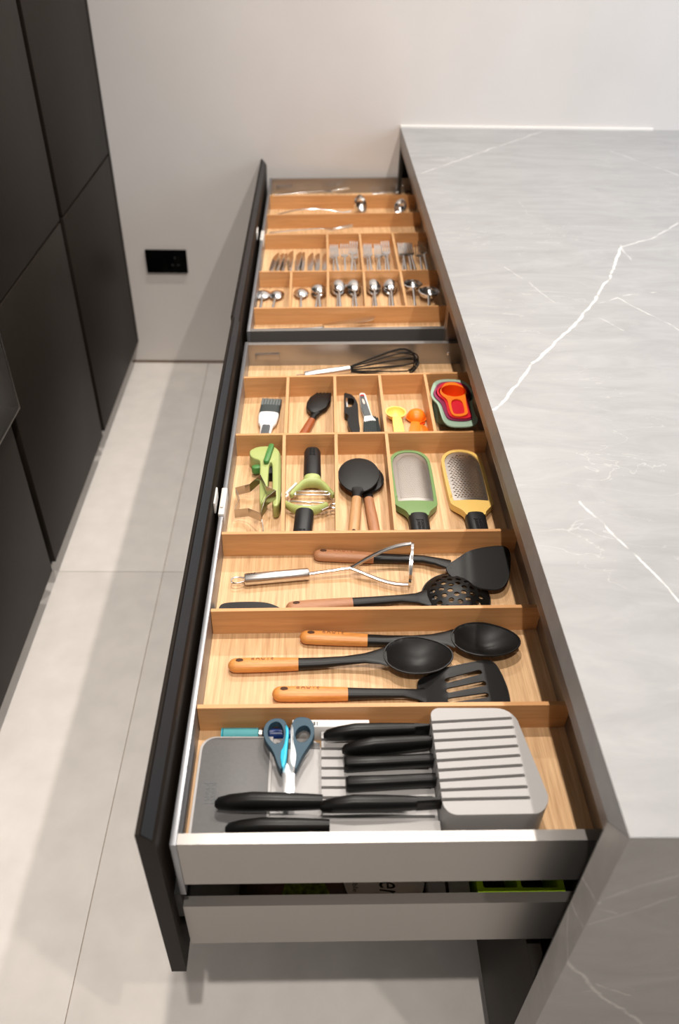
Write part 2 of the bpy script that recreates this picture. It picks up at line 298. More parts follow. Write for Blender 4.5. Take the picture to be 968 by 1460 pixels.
def inset(p, d):
    p = ccw(p); n = len(p); q = []
    for i in range(n):
        a, b, c = Vector(p[i-1]), Vector(p[i]), Vector(p[(i+1) % n])
        n1 = (b-a); n2 = (c-b)
        n1 = Vector((-n1.y, n1.x)).normalized() if n1.length > 1e-9 else Vector((0,0))
        n2 = Vector((-n2.y, n2.x)).normalized() if n2.length > 1e-9 else Vector((0,0))
        m = n1+n2
        if m.length < 1e-6: m = n1
        m.normalize(); k = max(0.5, m.dot(n1) if n1.length else 1)
        q.append(tuple(b+m*(d/k)))
    return q
def extrude(outline, z0, z1, b=0.0, bot=True, seg=2):
    p = ccw(outline); n = len(p); g = G(); rings = []
    if b > 0:
        if bot: rings += [(inset(p, b), z0), (p, z0+b)]
        else: rings += [(p, z0)]
        for k in range(seg+1):
            t = k/seg*PI/2
            rings.append((inset(p, b*(1-math.cos(t))) if k else p, z1-b+b*math.sin(t)))
    else: rings = [(p, z0), (p, z1)]
    v = [(x, y, z) for r, z in rings for x, y in r]; f = []
    for k in range(len(rings)-1):
        for i in range(n):
            j = (i+1) % n; f.append((k*n+i, k*n+j, (k+1)*n+j, (k+1)*n+i))
    f.append(list(range(n))[::-1]); f.append([(len(rings)-1)*n+i for i in range(n)])
    return g.add(v, f)
def pip(x, y, p):
    r = False; j = len(p)-1
    for i in range(len(p)):
        if (p[i][1] > y) != (p[j][1] > y) and x < (p[j][0]-p[i][0])*(y-p[i][1])/(p[j][1]-p[i][1])+p[i][0]: r = not r
        j = i
    return r
def plate(outline, holes=(), zf=None, t=0.002, spacing=None):
    """a sheet with holes, bent to z = zf(x, y), thickness t"""
    loops = [ccw(outline)]+[ccw(h) for h in holes]
    vs = []; es = []
    for lp in loops:
        o = len(vs); n = len(lp); vs += [Vector(q) for q in lp]; es += [(o+i, o+(i+1) % n) for i in range(n)]
    if spacing:
        xs = [q[0] for q in loops[0]]; ys = [q[1] for q in loops[0]]
        nx = int((max(xs)-min(xs))/spacing)+1; ny = int((max(ys)-min(ys))/spacing)+1
        for i in range(nx+1):
            for j in range(ny+1):
                x = min(xs)+(i+.5*(j % 2))*spacing; y = min(ys)+j*spacing
                if pip(x, y, loops[0]) and not any(pip(x, y, h) for h in loops[1:]): vs.append(Vector((x, y)))
    V, E, F, *_ = delaunay_2d_cdt(vs, es, [], 0, 1e-7)
    tris = []
    for q in F:
        cx = sum(V[i].x for i in q)/len(q); cy = sum(V[i].y for i in q)/len(q)
        if pip(cx, cy, loops[0]) and not any(pip(cx, cy, h) for h in loops[1:]):
            q = list(q)
            if area2([V[i] for i in q]) < 0: q.reverse()
            tris.append(q)
    zf = zf or (lambda x, y: 0.0)
    n = len(V); v = [(a.x, a.y, zf(a.x, a.y)+t/2) for a in V]+[(a.x, a.y, zf(a.x, a.y)-t/2) for a in V]
    f = [q for q in tris]+[[i+n for i in reversed(q)] for q in tris]
    cnt = {}
    for q in tris:
        for i in range(len(q)): cnt[(q[i], q[(i+1) % len(q)])] = 1
    for a, b in list(cnt):
        if (b, a) not in cnt: f.append((b, a, a+n, b+n))
    return G().add(v, f)
def loft(secs, n=18):
    """sections along x: (x, yc, zc, half width, half height[, exponent])"""
    v = []; f = []
    for s in secs:
        x, yc, zc, a, b = s[:5]; p = s[5] if len(s) > 5 else 2.2
        for k in range(n):
            t = 2*PI*k/n; c, d = math.cos(t), math.sin(t)
            v.append((x, yc+a*math.copysign(abs(c)**(2/p), c), zc+b*math.copysign(abs(d)**(2/p), d)))
    for k in range(len(secs)-1):
        for i in range(n):
            j = (i+1) % n; f.append((k*n+i, k*n+j, (k+1)*n+j, (k+1)*n+i))
    f.append(list(range(n))[::-1]); f.append([(len(secs)-1)*n+i for i in range(n)])
    return G().add(v, f)
def tube(path, r, n=8, flat=1.0, closed=False, up=(0, 0, 1)):
    """sweep; r number or list; flat = height/width"""
    P = [Vector(p) for p in path]; m = len(P); v = []; f = []
    rs = r if isinstance(r, (list, tuple)) else [r]*m
    for i in range(m):
        if closed: t = P[(i+1) % m]-P[i-1]
        else: t = P[min(i+1, m-1)]-P[max(i-1, 0)]
        t.normalize(); u = Vector(up); s = t.cross(u)
        if s.length < 1e-3: s = t.cross(Vector((1, 0, 0)))
        s.normalize(); u = s.cross(t)
        for k in range(n):
            a = 2*PI*k/n; v.append(P[i]+s*rs[i]*math.cos(a)+u*rs[i]*flat*math.sin(a))
    for i in range(m if closed else m-1):
        i2 = (i+1) % m
        for k in range(n):
            j = (k+1) % n; f.append((i*n+k, i*n+j, i2*n+j, i2*n+k))
    if not closed: f.append(list(range(n))[::-1]); f.append([(m-1)*n+k for k in range(n)])
    return G().add(v, f)
def strip(path, h, t=0.0008, closed=True):
    """thin vertical band along a path of (x, y, z of its top)"""
    P = [Vector((p[0], p[1])) for p in path]; m = len(P); v = []; f = []
    for i in range(m):
        a = P[i-1] if closed or i else P[i]; b = P[(i+1) % m] if closed or i < m-1 else P[i]
        d = (b-a).normalized(); nn = Vector((-d.y, d.x))*t/2; z = path[i][2]
        for sg, zz in ((1, z), (-1, z), (-1, z-h), (1, z-h)): v.append((P[i].x+nn.x*sg, P[i].y+nn.y*sg, zz))
    for i in range(m if closed else m-1):
        j = (i+1) % m
        for k in range(4): f.append((i*4+k, i*4+(k+1) % 4, j*4+(k+1) % 4, j*4+k))
    if not closed: f.append((3, 2, 1, 0)); f.append([(m-1)*4+k for k in range(4)])
    return G().add(v, f)
def lathe(prof, n=24):
    v = []; f = []
    for r, z in prof:
        for k in range(n): v.append((r*math.cos(2*PI*k/n), r*math.sin(2*PI*k/n), z))
    for i in range(len(prof)-1):
        for k in range(n):
            j = (k+1) % n; f.append((i*n+k, i*n+j, (i+1)*n+j, (i+1)*n+k))
    f.append(list(range(n))[::-1]); f.append([(len(prof)-1)*n+k for k in range(n)])
    return G().add(v, f)
def slab(x0, y0, x1, y1, t, z0, z1):
    """board standing between (x0,y0) and (x1,y1), thickness t towards +y"""
    return G().add([(x0,y0,z0),(x1,y1,z0),(x1,y1+t,z0),(x0,y0+t,z0),(x0,y0,z1),(x1,y1,z1),(x1,y1+t,z1),(x0,y0+t,z1)],
                   [(3,2,1,0),(4,5,6,7),(0,1,5,4),(1,2,6,5),(2,3,7,6),(3,0,4,7)])
def obj(name, g, m, parent=None, ang=38, label=None):
    me = bpy.data.meshes.new(name); me.from_pydata(g.v, [], g.f); me.validate()
    bm = bmesh.new(); bm.from_mesh(me); bmesh.ops.recalc_face_normals(bm, faces=bm.faces[:]); bm.to_mesh(me); bm.free()
    me.polygons.foreach_set('use_smooth', [True]*len(me.polygons)); me.set_sharp_from_angle(angle=math.radians(ang)); me.update()
    me.materials.append(M[m] if isinstance(m, str) else m)
    o = bpy.data.objects.new(name, me); C.objects.link(o)
    if parent is not None: o.parent = parent
    if label: o['label'] = label
    return o
def tag(o, label, cat, group=None):
    o['label'] = label; o['category'] = cat
    if group: o['group'] = group
    return o
def thing(name, label, cat, loc=(0,0,0), rz=0.0, group=None, rot=None):
    o = bpy.data.objects.new(name, None); C.objects.link(o); o.empty_display_size = 0.05
    o.location = loc; o.rotation_euler = rot or (0, 0, rz)
    return tag(o, label, cat, group)
def struct(name, g, m, parent=None):
    o = obj(name, g, m, parent)
    if parent is None: o['kind'] = 'structure'
    return o
def local(g, t):
    """world-built geometry into the frame of the thing"""
    m = Matrix.LocRotScale(t.location, t.rotation_euler, None).inverted()
    return g.xf(m)
def dup(root, loc, rz, label, group=None):
    r = root.copy(); C.objects.link(r); r.location = loc; r.rotation_euler = (root.rotation_euler.x, root.rotation_euler.y, rz)
    r['label'] = label
    if group: r['group'] = group
    for ch in list(root.children):
        c = ch.copy(); C.objects.link(c); c.parent = r
    return r
def text(name, s, size, m, parent, loc, rot, depth=0.0003, shear=0.0, space=1.0):
    cu = bpy.data.curves.new(name, 'FONT'); cu.body = s; cu.size = size; cu.extrude = depth; cu.align_x = 'CENTER'; cu.align_y = 'CENTER'
    cu.shear = shear; cu.space_character = space; cu.space_line = 0.85; cu.resolution_u = 3
    tmp = bpy.data.objects.new('tmp_text', cu); C.objects.link(tmp)
    me = bpy.data.meshes.new_from_object(tmp.evaluated_get(bpy.context.evaluated_depsgraph_get()))
    bpy.data.objects.remove(tmp); bpy.data.curves.remove(cu)
    me.name = name; me.materials.clear(); me.materials.append(M[m])
    o = bpy.data.objects.new(name, me); C.objects.link(o); o.parent = parent; o.location = loc; o.rotation_euler = rot
    return o

# ------------------------------------------------------------------ the room
def wall_piece(name, g, m): return struct(name, g, m)
floor = struct('floor', box(-1.75, 2.75, -4.6, 0.0, -0.05, -0.0035), 'grout')
xs = [-1.75, -0.722, 0.478, 1.678, 2.75]; ys = [-4.6, -3.64, -2.44, -1.24, 0.0]
for i in range(4):
    for j in range(4):
        e = 0.0008
        obj('tile', box(xs[i]+e, xs[i+1]-e, ys[j]+e, ys[j+1]-e, -0.003, 0.0, 0.0008), 'tile', floor)
struct('wall_back', box(-1.75, 2.75, 0.0, 0.12, -0.05, 2.75), 'wall')
struct('wall_left', box(-1.87, -1.75, -4.6, 0.12, -0.05, 2.75), 'wall')
struct('ceiling', box(-1.87, 2.75, -4.6, 0.12, 2.70, 2.80), 'ceiling')
struct('trim_1', box(-1.03, 0.0, -0.004, 0.0, 0.0, 0.009), 'shadow_gap')        # brown strip painting the recess shadow along the foot of the back wall
struct('trim_2', box(0.0, 0.86, -0.006, 0.0, 0.900, 0.906), 'bead')             # pale sealant along the worktop's back edge

# ------------------------------------------------------------------ tall cabinets on the left
XC = -0.995
cab = thing('tall_cabinet', 'dark bronze wall of tall handleless cabinets at the left edge of the aisle', 'cabinet', (-1.3, -1.0, 0))
def part(name, g, m, root, **k): return obj(name, local(g, root), m, root, **k)
part('carcass', box(-1.62, -1.045, -1.97, -0.002, 0.098, 2.45), 'dark', cab)
part('plinth', box(-1.60, -1.10, -1.97, -0.002, 0.0, 0.098), 'dark', cab)
part('filler_strip', box(XC-0.05, XC, -0.028, -0.003, 0.096, 2.45, 0.001), 'bronze', cab)
for y0, y1, zs in ((-0.655, -0.034, ((0.096, 0.806), (0.813, 2.45))), (-1.302, -0.688, ((0.096, 0.806), (0.813, 2.45))), (-1.95, -1.336, ((0.096, 0.578), (1.21, 2.45)))):
    for z0, z1 in zs:
        part('door', box(XC-0.022, XC, y0, y1, z0, z1, 0.0012), 'bronze', cab)
oven = thing('built_in_oven', 'black glass oven front with thin pale metal edge set in the dark cabinets', 'oven', (-1.2, -1.63, 0.58))
part('body', box(-1.044, XC-0.004, -1.94, -1.345, 0.60, 1.185), 'dark', oven)
part('glass_front', box(XC-0.003, XC+0.016, -1.945, -1.306, 0.592, 1.19, 0.001), 'black_glass', oven)
g = box(XC-0.003, XC+0.0175, -1.947, -1.3045, 0.5885, 0.5912)
g.merge(box(XC-0.003, XC+0.0175, -1.3053, -1.303, 0.5885, 1.19))
part('edge_trim', g, 'trim_steel', oven)

sock = thing('power_socket', 'wide black power socket plate low on the pale back wall', 'socket', (-0.845, 0.0, 0.427))
part('plate', box(-0.921, -0.768, -0.010, -0.0005, 0.384, 0.470, 0.0012), 'black_glass', sock)
sf = part('socket_face', box(-0.843, -0.780, -0.0112, -0.010, 0.396, 0.458, 0.0004), 'black_glass', sock)
for x, z, a, b in ((-0.812, 0.442, 0.003, 0.005), (-0.823, 0.415, 0.005, 0.003), (-0.801, 0.415, 0.005, 0.003)):
    obj('pin_hole', local(box(x-a, x+a, -0.0116, -0.0111, z-b, z+b), sock), 'dark', sf)

# ------------------------------------------------------------------ island
V3 = lambda p, z: [(x, y, z) for x, y in p]
top_veins = [(V3(p, 0.9), wd, st) for p, wd, st in zip(O['veins'], (0.0044, 0.005, 0.0040, 0.0036, 0.0032, 0.0032, 0.0030, 0.003, 0.003, 0.003, 0.004), (0.85, 0.35, 0.40, 0.35, 0.40, 0.35, 0.55, 0.22, 0.22, 0.25, 0.25))]
front_veins = [([(x, -2.527, z) for x, z in p], wd, st) for p, wd, st in zip(O['veinsf'], (0.0042, 0.003, 0.004, 0.004, 0.003, 0.003), (0.38, 0.25, 0.2, 0.18, 0.2, 0.18))]
front_veins += [([(0.0, y, z) for y, z in p], 0.003, 0.3) for p in O['veinsl']]
M['stone_top'] = stone('grey_stone', top_veins)
M['stone_side'] = stone('grey_stone_end', front_veins, (0.31, 0.295, 0.28))
top = thing('stone_worktop', 'pale grey veined stone island worktop with a waterfall end panel', 'worktop', (0, 0, 0))
XW = 1.05
def mitred(pts2, y0, y1): pass
# slab and end panel meet in a mitre at the near end
g = G().add([(0,-.0008,0.9),(XW,-.0008,0.9),(XW,-2.5265,0.9),(0,-2.5265,0.9),(0,-.0008,0.861),(XW,-.0008,0.861),(XW,-2.4885,0.861),(0,-2.4885,0.861)],
            [(0,1,2,3),(7,6,5,4),(0,3,7,4),(3,2,6,7),(2,1,5,6),(1,0,4,5)])
obj('top_slab', g, 'stone_top', top)
g = G().add([(0,-2.527,0.8995),(XW,-2.527,0.8995),(XW,-2.489,0.8605),(0,-2.489,0.8605),(0,-2.527,0.0),(XW,-2.527,0.0),(XW,-2.489,0.0),(0,-2.489,0.0)],
            [(0,1,2,3),(7,6,5,4),(0,3,7,4),(1,0,4,5),(2,1,5,6),(3,2,6,7)])
obj('waterfall_panel', g, 'stone_side', top)
isl = thing('island_cabinet', 'dark island cabinet body under the stone worktop behind the open drawers', 'cabinet', (0.3, -1.24, 0))
for y0, y1 in ((-2.487, -2.470), (-1.2430, -1.2275), (-1.2235, -1.2090), (-0.0030, -0.0005)):
    part('side_panel', box(0.012, 0.60, y0, y1, 0.1, 0.858), 'gola' if -1.3 < y0 < -1.0 else 'dark', isl)
part('back_panel', box(0.601, 0.62, -2.487, -0.001, 0.1, 0.858), 'dark', isl)
part('base_panel', box(0.012, 0.60, -2.469, -1.2435, 0.1, 0.118), 'dark', isl)
part('base_panel', box(0.012, 0.60, -1.2085, -0.0035, 0.1, 0.118), 'dark', isl)
part('plinth', box(0.06, 0.075, -2.487, -0.001, 0.0, 0.1), 'bronze', isl)
g = box(0.0015, 0.011, -2.487, -0.004, 0.846, 0.8595); g.merge(box(0.0015, 0.0045, -2.487, -0.004, 0.8405, 0.847))
part('handle_profile', g, 'gola', isl)
for y0, y1 in ((-2.481, -1.2278), (-1.2225, -0.006)):
    part('drawer_front', box(0.006, 0.026, y0, y1, 0.1, 0.44, 0.0015), 'bronze', isl)
part('wall_end_strip', box(0.002, 0.0115, -0.05, -0.0005, 0.445, 0.8395), 'dark', isl)  # dark upright strip at the end next to the back wall

# ------------------------------------------------------------------ drawers
XI, XR = -0.4385, 0.050          # inner faces of the drawer box, left and right
ZR = 0.741                      # drawer rim
def drawer_unit(nl, nr, fl, fr, xp, py0, py1, clip_y, ZF, where, where2):
    """nl/nr: outer y of the near side at XI / XR, fl/fr: outer y of the far side"""
    t = 0.013
    d = thing('inner_drawer', 'grey metal inner drawer with oak floor, '+where, 'drawer', ((XI+XR)/2, (nl+fl)/2, 0.645), group='open inner drawers')
    g = slab(XI, nl, XR+0.012, nr, t, 0.648, ZR)
    part('side_panel', g, 'steel_grey', d)
    part('side_panel', slab(XI, fl-t, XR+0.012, fr-t, t, 0.648, ZR), 'steel_grey', d)
    part('back_panel', G().add([(XR,nr+t,0.648),(XR+0.012,nr+t,0.648),(XR+0.012,fr-t,0.648),(XR,fr-t,0.648),(XR,nr+t,ZR+0.03),(XR+0.012,nr+t,ZR+0.03),(XR+0.012,fr-t,ZR+0.03),(XR,fr-t,ZR+0.03)],
        [(3,2,1,0),(4,5,6,7),(0,1,5,4),(1,2,6,5),(2,3,7,6),(3,0,4,7)]), 'steel_grey', d)
    part('front_rail', box(XI-0.0078, XI-0.0002, nl-0.001, fl+0.001, 0.624, ZR+0.001, 0.0008), 'rail_grey', d)
    part('oak_floor', G().add([(XI,nl+t,ZF-0.012),(XR,nr+t,ZF-0.012),(XR,fr-t,ZF-0.012),(XI,fl-t,ZF-0.012),(XI,nl+t,ZF),(XR,nr+t,ZF),(XR,fr-t,ZF),(XI,fl-t,ZF)],
        [(3,2,1,0),(4,5,6,7),(0,1,5,4),(1,2,6,5),(2,3,7,6),(3,0,4,7)]), 'oak_floor', d)
    g = box(XI-0.0088, XI+0.0010, clip_y-0.036, clip_y+0.036, 0.722, ZR+0.005, 0.0012)
    part('front_clip', g, 'clip', d)
    part('clip_catch', box(XI-0.0066, XI-0.0016, clip_y-0.020, clip_y+0.016, ZR+0.0052, ZR+0.0078, 0.0008), 'clip', d)
    ym = fl-t+(fr-fl)*0.06
    part('label_plate', box(-0.424, -0.368, ym-0.0022, ym-0.0004, 0.702, 0.720, 0.0004), 'steel_grey', d)
    g = lathe([(0.0005, 0), (0.0035, 0), (0.0035, 0.0012), (0.002, 0.0022), (0.0005, 0.0022)], 12).xf(Matrix.Rotation(PI/2, 4, 'X'))
    yy = fl-t+(fr-fl)*0.92
    part('screw', g.xf(Matrix.Translation((0.020, yy-0.0002, 0.715))), 'steel_satin', d)
    # lower drawer with the tall outer front
    lo = thing('pull_out_drawer', 'tall dark bronze drawer front with low grey box, '+where2, 'drawer', (xp, (py0+py1)/2, 0.44), group='pulled out island drawers')
    prof = [(xp, 0.439), (xp, 0.7925), (xp+0.0012, 0.7945), (xp+0.0050, 0.7945), (xp+0.0052, 0.7925), (xp+0.0165, 0.7785), (xp+0.0185, 0.7755), (xp+0.0195, 0.772), (xp+0.0195, 0.439)]
    n = len(prof); v = [(x, py0, z) for x, z in prof]+[(x, py1, z) for x, z in prof]
    f = [(i, (i+1) % n, (i+1) % n+n, i+n) for i in range(n)]+[list(range(n))[::-1], [n+i for i in range(n)]]
    part('front_panel', G().add(v, f), 'bronze', lo, ang=20)
    o = Vector((0.0112, 0, -0.0142)).normalized(); a = Vector((xp+0.0058, 0, 0.7923)); b2 = Vector((xp+0.0160, 0, 0.7796)); up = Vector((0.0142, 0, 0.0112)).normalized()*0.0008
    pts = [a, b2, b2+up, a+up]
    v = [(q.x, py0+0.001, q.z) for q in pts]+[(q.x, py1-0.001, q.z) for q in pts]
    part('grip_strip', G().add(v, [(0,1,5,4),(1,2,6,5),(2,3,7,6),(3,0,4,7),(3,2,1,0),(4,5,6,7)]), M['ribbed'], lo, label='ribbed black grip strip along the top edge')
    xl = xp+0.0200
    part('side_panel', slab(XI-0.008, nl, XR+0.012, nr, t, 0.484, 0.590), 'steel_grey', lo)
    part('side_panel', slab(XI-0.008, fl-t, XR+0.012, fr-t, t, 0.484, 0.590), 'steel_grey', lo)
    part('back_panel', slab(XR, nr+t, XR, fr-t, 0, 0.484, 0.60) if False else box(XR, XR+0.012, nr+t+0.002, fr-t-0.002, 0.484, 0.60), 'steel_grey', lo)
    part('drawer_floor', box(xl+0.002, XR-0.001, max(nl, nr)+t+0.001, min(fl, fr)-t-0.001, 0.490, 0.502), 'box_grey', lo)
    part('front_bracket', box(xl, XI-0.0082, nl+0.002, nl+0.03, 0.56, 0.62), 'dark', lo)
    part('bumper', box(xl, xl+0.0032, clip_y-0.030, clip_y+0.014, 0.742, 0.764, 0.001), 'clip', lo)
    return d, lo
M['ribbed'] = ribbed('ribbed_black', (0.010, 0.010, 0.011), 130)
near_d, near_lo = drawer_unit(-2.449, -2.444, -1.262, -1.244, -0.4745, -2.466, -1.2415, -1.845, 0.6885, 'nearer one, full of cooking tools', 'nearer to the viewer')
far_d, far_lo = drawer_unit(-1.207, -1.182, -0.041, -0.0060, -0.4775, -1.2385, -0.006, -0.60, 0.6915, 'farther one, full of cutlery', 'next to the back wall')

TB = 0.006
def boards(root, rows, cols, ZF, ZD):
    rows = sorted(rows)
    for (yl, yr) in rows: part('divider_board', slab(XI+0.0006, yl, XR-0.0006, yr, TB, ZF+0.0003, ZD), 'oak_board', root)
    for (ra, rb, xa, xb) in cols:
        def yat(r, x): return r[0]+(r[1]-r[0])*(x-XI)/(XR-XI)
        y0 = yat(ra, xa)+TB+0.0004; y1 = yat(rb, xb)-0.0004
        g = G().add([(xa-TB/2,y0,ZF+.0003),(xa+TB/2,y0,ZF+.0003),(xb+TB/2,y1,ZF+.0003),(xb-TB/2,y1,ZF+.0003),(xa-TB/2,y0,ZD),(xa+TB/2,y0,ZD),(xb+TB/2,y1,ZD),(xb-TB/2,y1,ZD)],
                    [(3,2,1,0),(4,5,6,7),(0,1,5,4),(1,2,6,5),(2,3,7,6),(3,0,4,7)])
        part('divider_board', g, 'oak_cross', root)
M['oak_cross'] = wood('oak_cross', (0.50, 0.265, 0.105), (0.66, 0.385, 0.175), (60, 5, 120), 0.45)
D1, D2, D3, D4, D5 = (-2.264, -2.258), (-2.0935, -2.083), (-1.922, -1.910), (-1.634, -1.617), (-1.416, -1.3875)
E1, E2, E3, E4, E5 = (-0.214, -0.187), (-0.398, -0.3615), (-0.570, -0.537), (-0.846, -0.8215), (-1.072, -1.048)
ins = thing('divider_insert', 'oak divider insert making small compartments among the cooking tools in the near drawer', 'divider', (-0.19, -1.85, 0.6888))
boards(ins, (D1, D2, D3, D4, D5), ((D4, D5, -0.343, -0.3445), (D4, D5, -0.2465, -0.245), (D4, D5, -0.1495, -0.149), (D4, D5, -0.054, -0.051),
    (D3, D4, -0.339, -0.3455), (D3, D4, -0.2495, -0.2465), (D3, D4, -0.153, -0.1495)), 0.6885, 0.737)
ins2 = thing('divider_insert', 'oak divider insert around the forks, knives and spoons in the far drawer', 'divider', (-0.19, -0.62, 0.6918))
boards(ins2, (E1, E2, E3, E4, E5), ((E4, E3, -0.253, -0.252), (E4, E3, -0.157, -0.1555), (E4, E3, -0.058, -0.0575),
    (E5, E4, -0.3495, -0.3515), (E5, E4, -0.2555, -0.253), (E5, E4, -0.1605, -0.1565), (E5, E4, -0.059, -0.057)), 0.6915, 0.735)

# ------------------------------------------------------------------ cooking tools, near drawer
before = set(bpy.data.objects)
ZF = 0.680                      # the tools are modelled on this level, then lifted onto the oak
FL = ZF+0.0004
def wood_handle(L, m, root, r=0.0112, h=0.0085, z=None, lettering=True):
    z = z if z is not None else h+0.0002
    s = []
    for k in range(6):
        t = k/5*PI/2; q = math.sin(t); s.append((r*(1-math.cos(t)), 0, z, max(0.001, r*0.98*q), max(0.001, h*0.98*q), 2.3))
    s += [(0.03, 0, z, r, h, 2.3), (L*0.6, 0, z, r*0.97, h*0.98, 2.3), (L, 0, z, r*0.86, h*0.93, 2.2)]
    hd = obj('handle', loft(s, 20), m, root, label='round-ended wooden handle')
    g = extrude(ellipse(0.0165, 0.0028, 0.0055, 0.0033, 16), z+h*0.90, z+h*0.985)
    obj('hanging_hole_shade', g, 'hole', hd)  # flush dark disc; the hole's inner shade is put into its colour
    if lettering:
        text('lettering', 'STAUB', 0.0092, 'burn', hd, (0.049, 0.0034, z+h*0.972), (math.radians(-12), 0, PI), space=1.25)
def egg(a0, a1, b, n=28, sk=0.12):
    p = []
    for k in range(n):
        t = 2*PI*k/n; x = -math.cos(t); p.append(((a0+a1)/2+(a1-a0)/2*x, b*math.sin(t)*(1+sk*x)))
    return p
def deep_spoon(label, x, y, rz, L, b, z0=FL, depth=0.0205, xs=0.222, m='acacia'):
    t = thing('serving_spoon', label, 'spoon', (x, y, z0), rz, 'wood-handled cooking utensils'); t['rise'] = 0.003
    wood_handle(0.100, m, t)
    ol = egg(xs, L, b, 36, -0.10)
    cx, a = (xs+L)/2, (L-xs)/2
    def zf(px, py):
        r2 = ((px-cx)/a)**2+(py/b)**2
        return 0.0022+depth*min(1.0, r2)**0.85
    g = plate(ol, (), zf, 0.0026, 0.0045)
    g.merge(tube([(px, py, zf(px, py)+.0004) for px, py in ol], 0.0014, 6, closed=True))
    zr = 0.0022+depth
    g.merge(loft([(0.0995,0,.0087,.0092,.0077),(0.13,0,.0100,.0086,.0066),(0.165,0,.0140,.0074,.0050),(0.195,0,.0185,.0088,.0036),(xs-.006,0,zr-.0012,.0140,.0022),(xs+.004,0,zr-.0010,.0185,.0014)], 18))
    obj('head', g, 'nylon', t, label='black deep oval bowl with its neck')
    return t
deep_spoon('black cooking spoon with orange-brown wooden handle, farther of two spoons in the front utensil compartment', -0.3085, -2.0965, -0.060, 0.321, 0.0315)
deep_spoon('black cooking spoon with orange-brown wooden handle, nearer of two spoons, above the slotted turner', -0.411, -2.1515, 0.030, 0.320, 0.0335)

t = thing('slotted_turner', 'black slotted turner with wooden handle lying nearest the knife block', 'turner', (-0.345, -2.2040, FL), 0.0, 'wood-handled cooking utensils')
wood_handle(0.104, 'acacia', t)
ol = smooth([(.203,.010),(.2045,.026),(.2120,.030),(.250,.040),(.298,.054),(.312,.053),(.319,.040),(.325,.004),(.323,-.024),(.316,-.032),(.262,-.034),(.212,-.030),(.2045,-.024),(.203,-.010)], 2)
def slot(x0, y0, x1, y1, w):
    d = Vector((x1-x0, y1-y0)).normalized(); nn = Vector((-d.y, d.x)); p = []
    for c, s in (((x1, y1), 0), ((x0, y0), PI)):
        for k in range(7):
            a = s-PI/2+PI*k/6; q = Vector(c)+(d*math.cos(a)+nn*math.sin(a))*w; p.append(tuple(q))
    return p
holes = [slot(.243,.0165,.290,.0325,.0040), slot(.243,-.0005,.293,.013,.0040), slot(.243,-.017,.293,-.007,.0040)]
zt = lambda x, y: 0.004+0.013*max(0, min(1, (x-.206)/.035))*(1-0.25*max(0, (x-.25)/.07))
g = plate(ol, holes, zt, 0.0026, 0.008)
g.merge(loft([(0.1035,0,.0087,.0092,.0077),(0.14,0,.0095,.0080,.0062),(0.18,0,.0105,.0072,.0046),(0.20,0,.0078,.0095,.0030),(0.212,0,.006,.014,.0018)], 18))
g.merge(tube([(x, y, zt(x, y)) for x, y in ol], 0.0018, 6, closed=True))
obj('head', g, 'nylon', t, label='black angled blade with three slots')

# turner without slots, tilted up against the divider
ax = Vector((-0.189, -1.937))-Vector((-0.287, -1.930)); az = math.atan2(ax.y, ax.x)
t = thing('turner', 'solid black turner with wooden handle lying farthest in the masher compartment', 'turner', (-0.289, -1.9175, FL), az, 'wood-handled cooking utensils')
wood_handle(0.100, 'acacia_dull', t)
R = Matrix.LocRotScale(t.location, t.rotation_euler, None).inverted()
ol = [(lambda q: (q.x, (q.y+.02)*.84-.02-.002))(R @ Vector((x, y, ZF))) for x, y in O['turner']]
ol = smooth(ol, 2)
zt = lambda x, y: 0.0165+(y+0.015)*0.13+0.006*max(0, min(1, (x-.235)/.02))
g = plate(ol, (), zt, 0.0028, 0.008)
g.merge(loft([(0.0995,0,.0087,.0092,.0077),(0.14,0,.0100,.0080,.0064),(0.18,-.001,.0125,.0072,.0052),(0.200,-.006,.0140,.0085,.0042),(0.215,-.011,.0150,.0105,.0030),(0.226,-.015,.0155,.0120,.0018)], 18))
g.merge(tube([(x, y, zt(x, y)) for x, y in ol], 0.0018, 6, closed=True))
obj('head', g, 'nylon', t, label='black wide flat blade')

# skimmer, dome up
t = thing('skimmer', 'black round skimmer full of holes with brown wooden handle', 'skimmer', (-0.331, -2.0410, FL), 0.112, 'wood-handled cooking utensils')
wood_handle(0.1035, 'acacia_dull', t, lettering=False)
cx, rr = 0.268, 0.053
ol = [(cx+rr*math.cos(a), rr*0.98*math.sin(a)) for a in [2*PI*k/40 for k in range(40)]]
zs = lambda x, y: 0.0035+0.020*max(0.0, 1-(((x-cx)/rr)**2+(y/rr)**2))
holes = []
for ring, n, off in ((0.012, 6, .2), (0.0245, 11, .1), (0.0375, 17, .0)):
    for k in range(n):
        a = 2*PI*k/n+off
        holes.append(ellipse(cx+ring*math.cos(a), ring*math.sin(a), 0.0045, 0.0040, 10))
g = plate(ol, holes, zs, 0.0024, 0.007)
g.merge(tube([(x, y, zs(x, y)) for x, y in ol], 0.0017, 6, closed=True))
g.merge(loft([(0.103,0,.0087,.0092,.0077),(0.14,0,.0092,.0082,.0062),(0.18,0,.0100,.0075,.0050),(0.205,0,.0085,.0105,.0038),(0.222,0,.0072,.018,.0026),(0.232,0,.0100,.0215,.0018)], 18))
obj('head', g, 'nylon', t, label='black dome pierced with round holes')

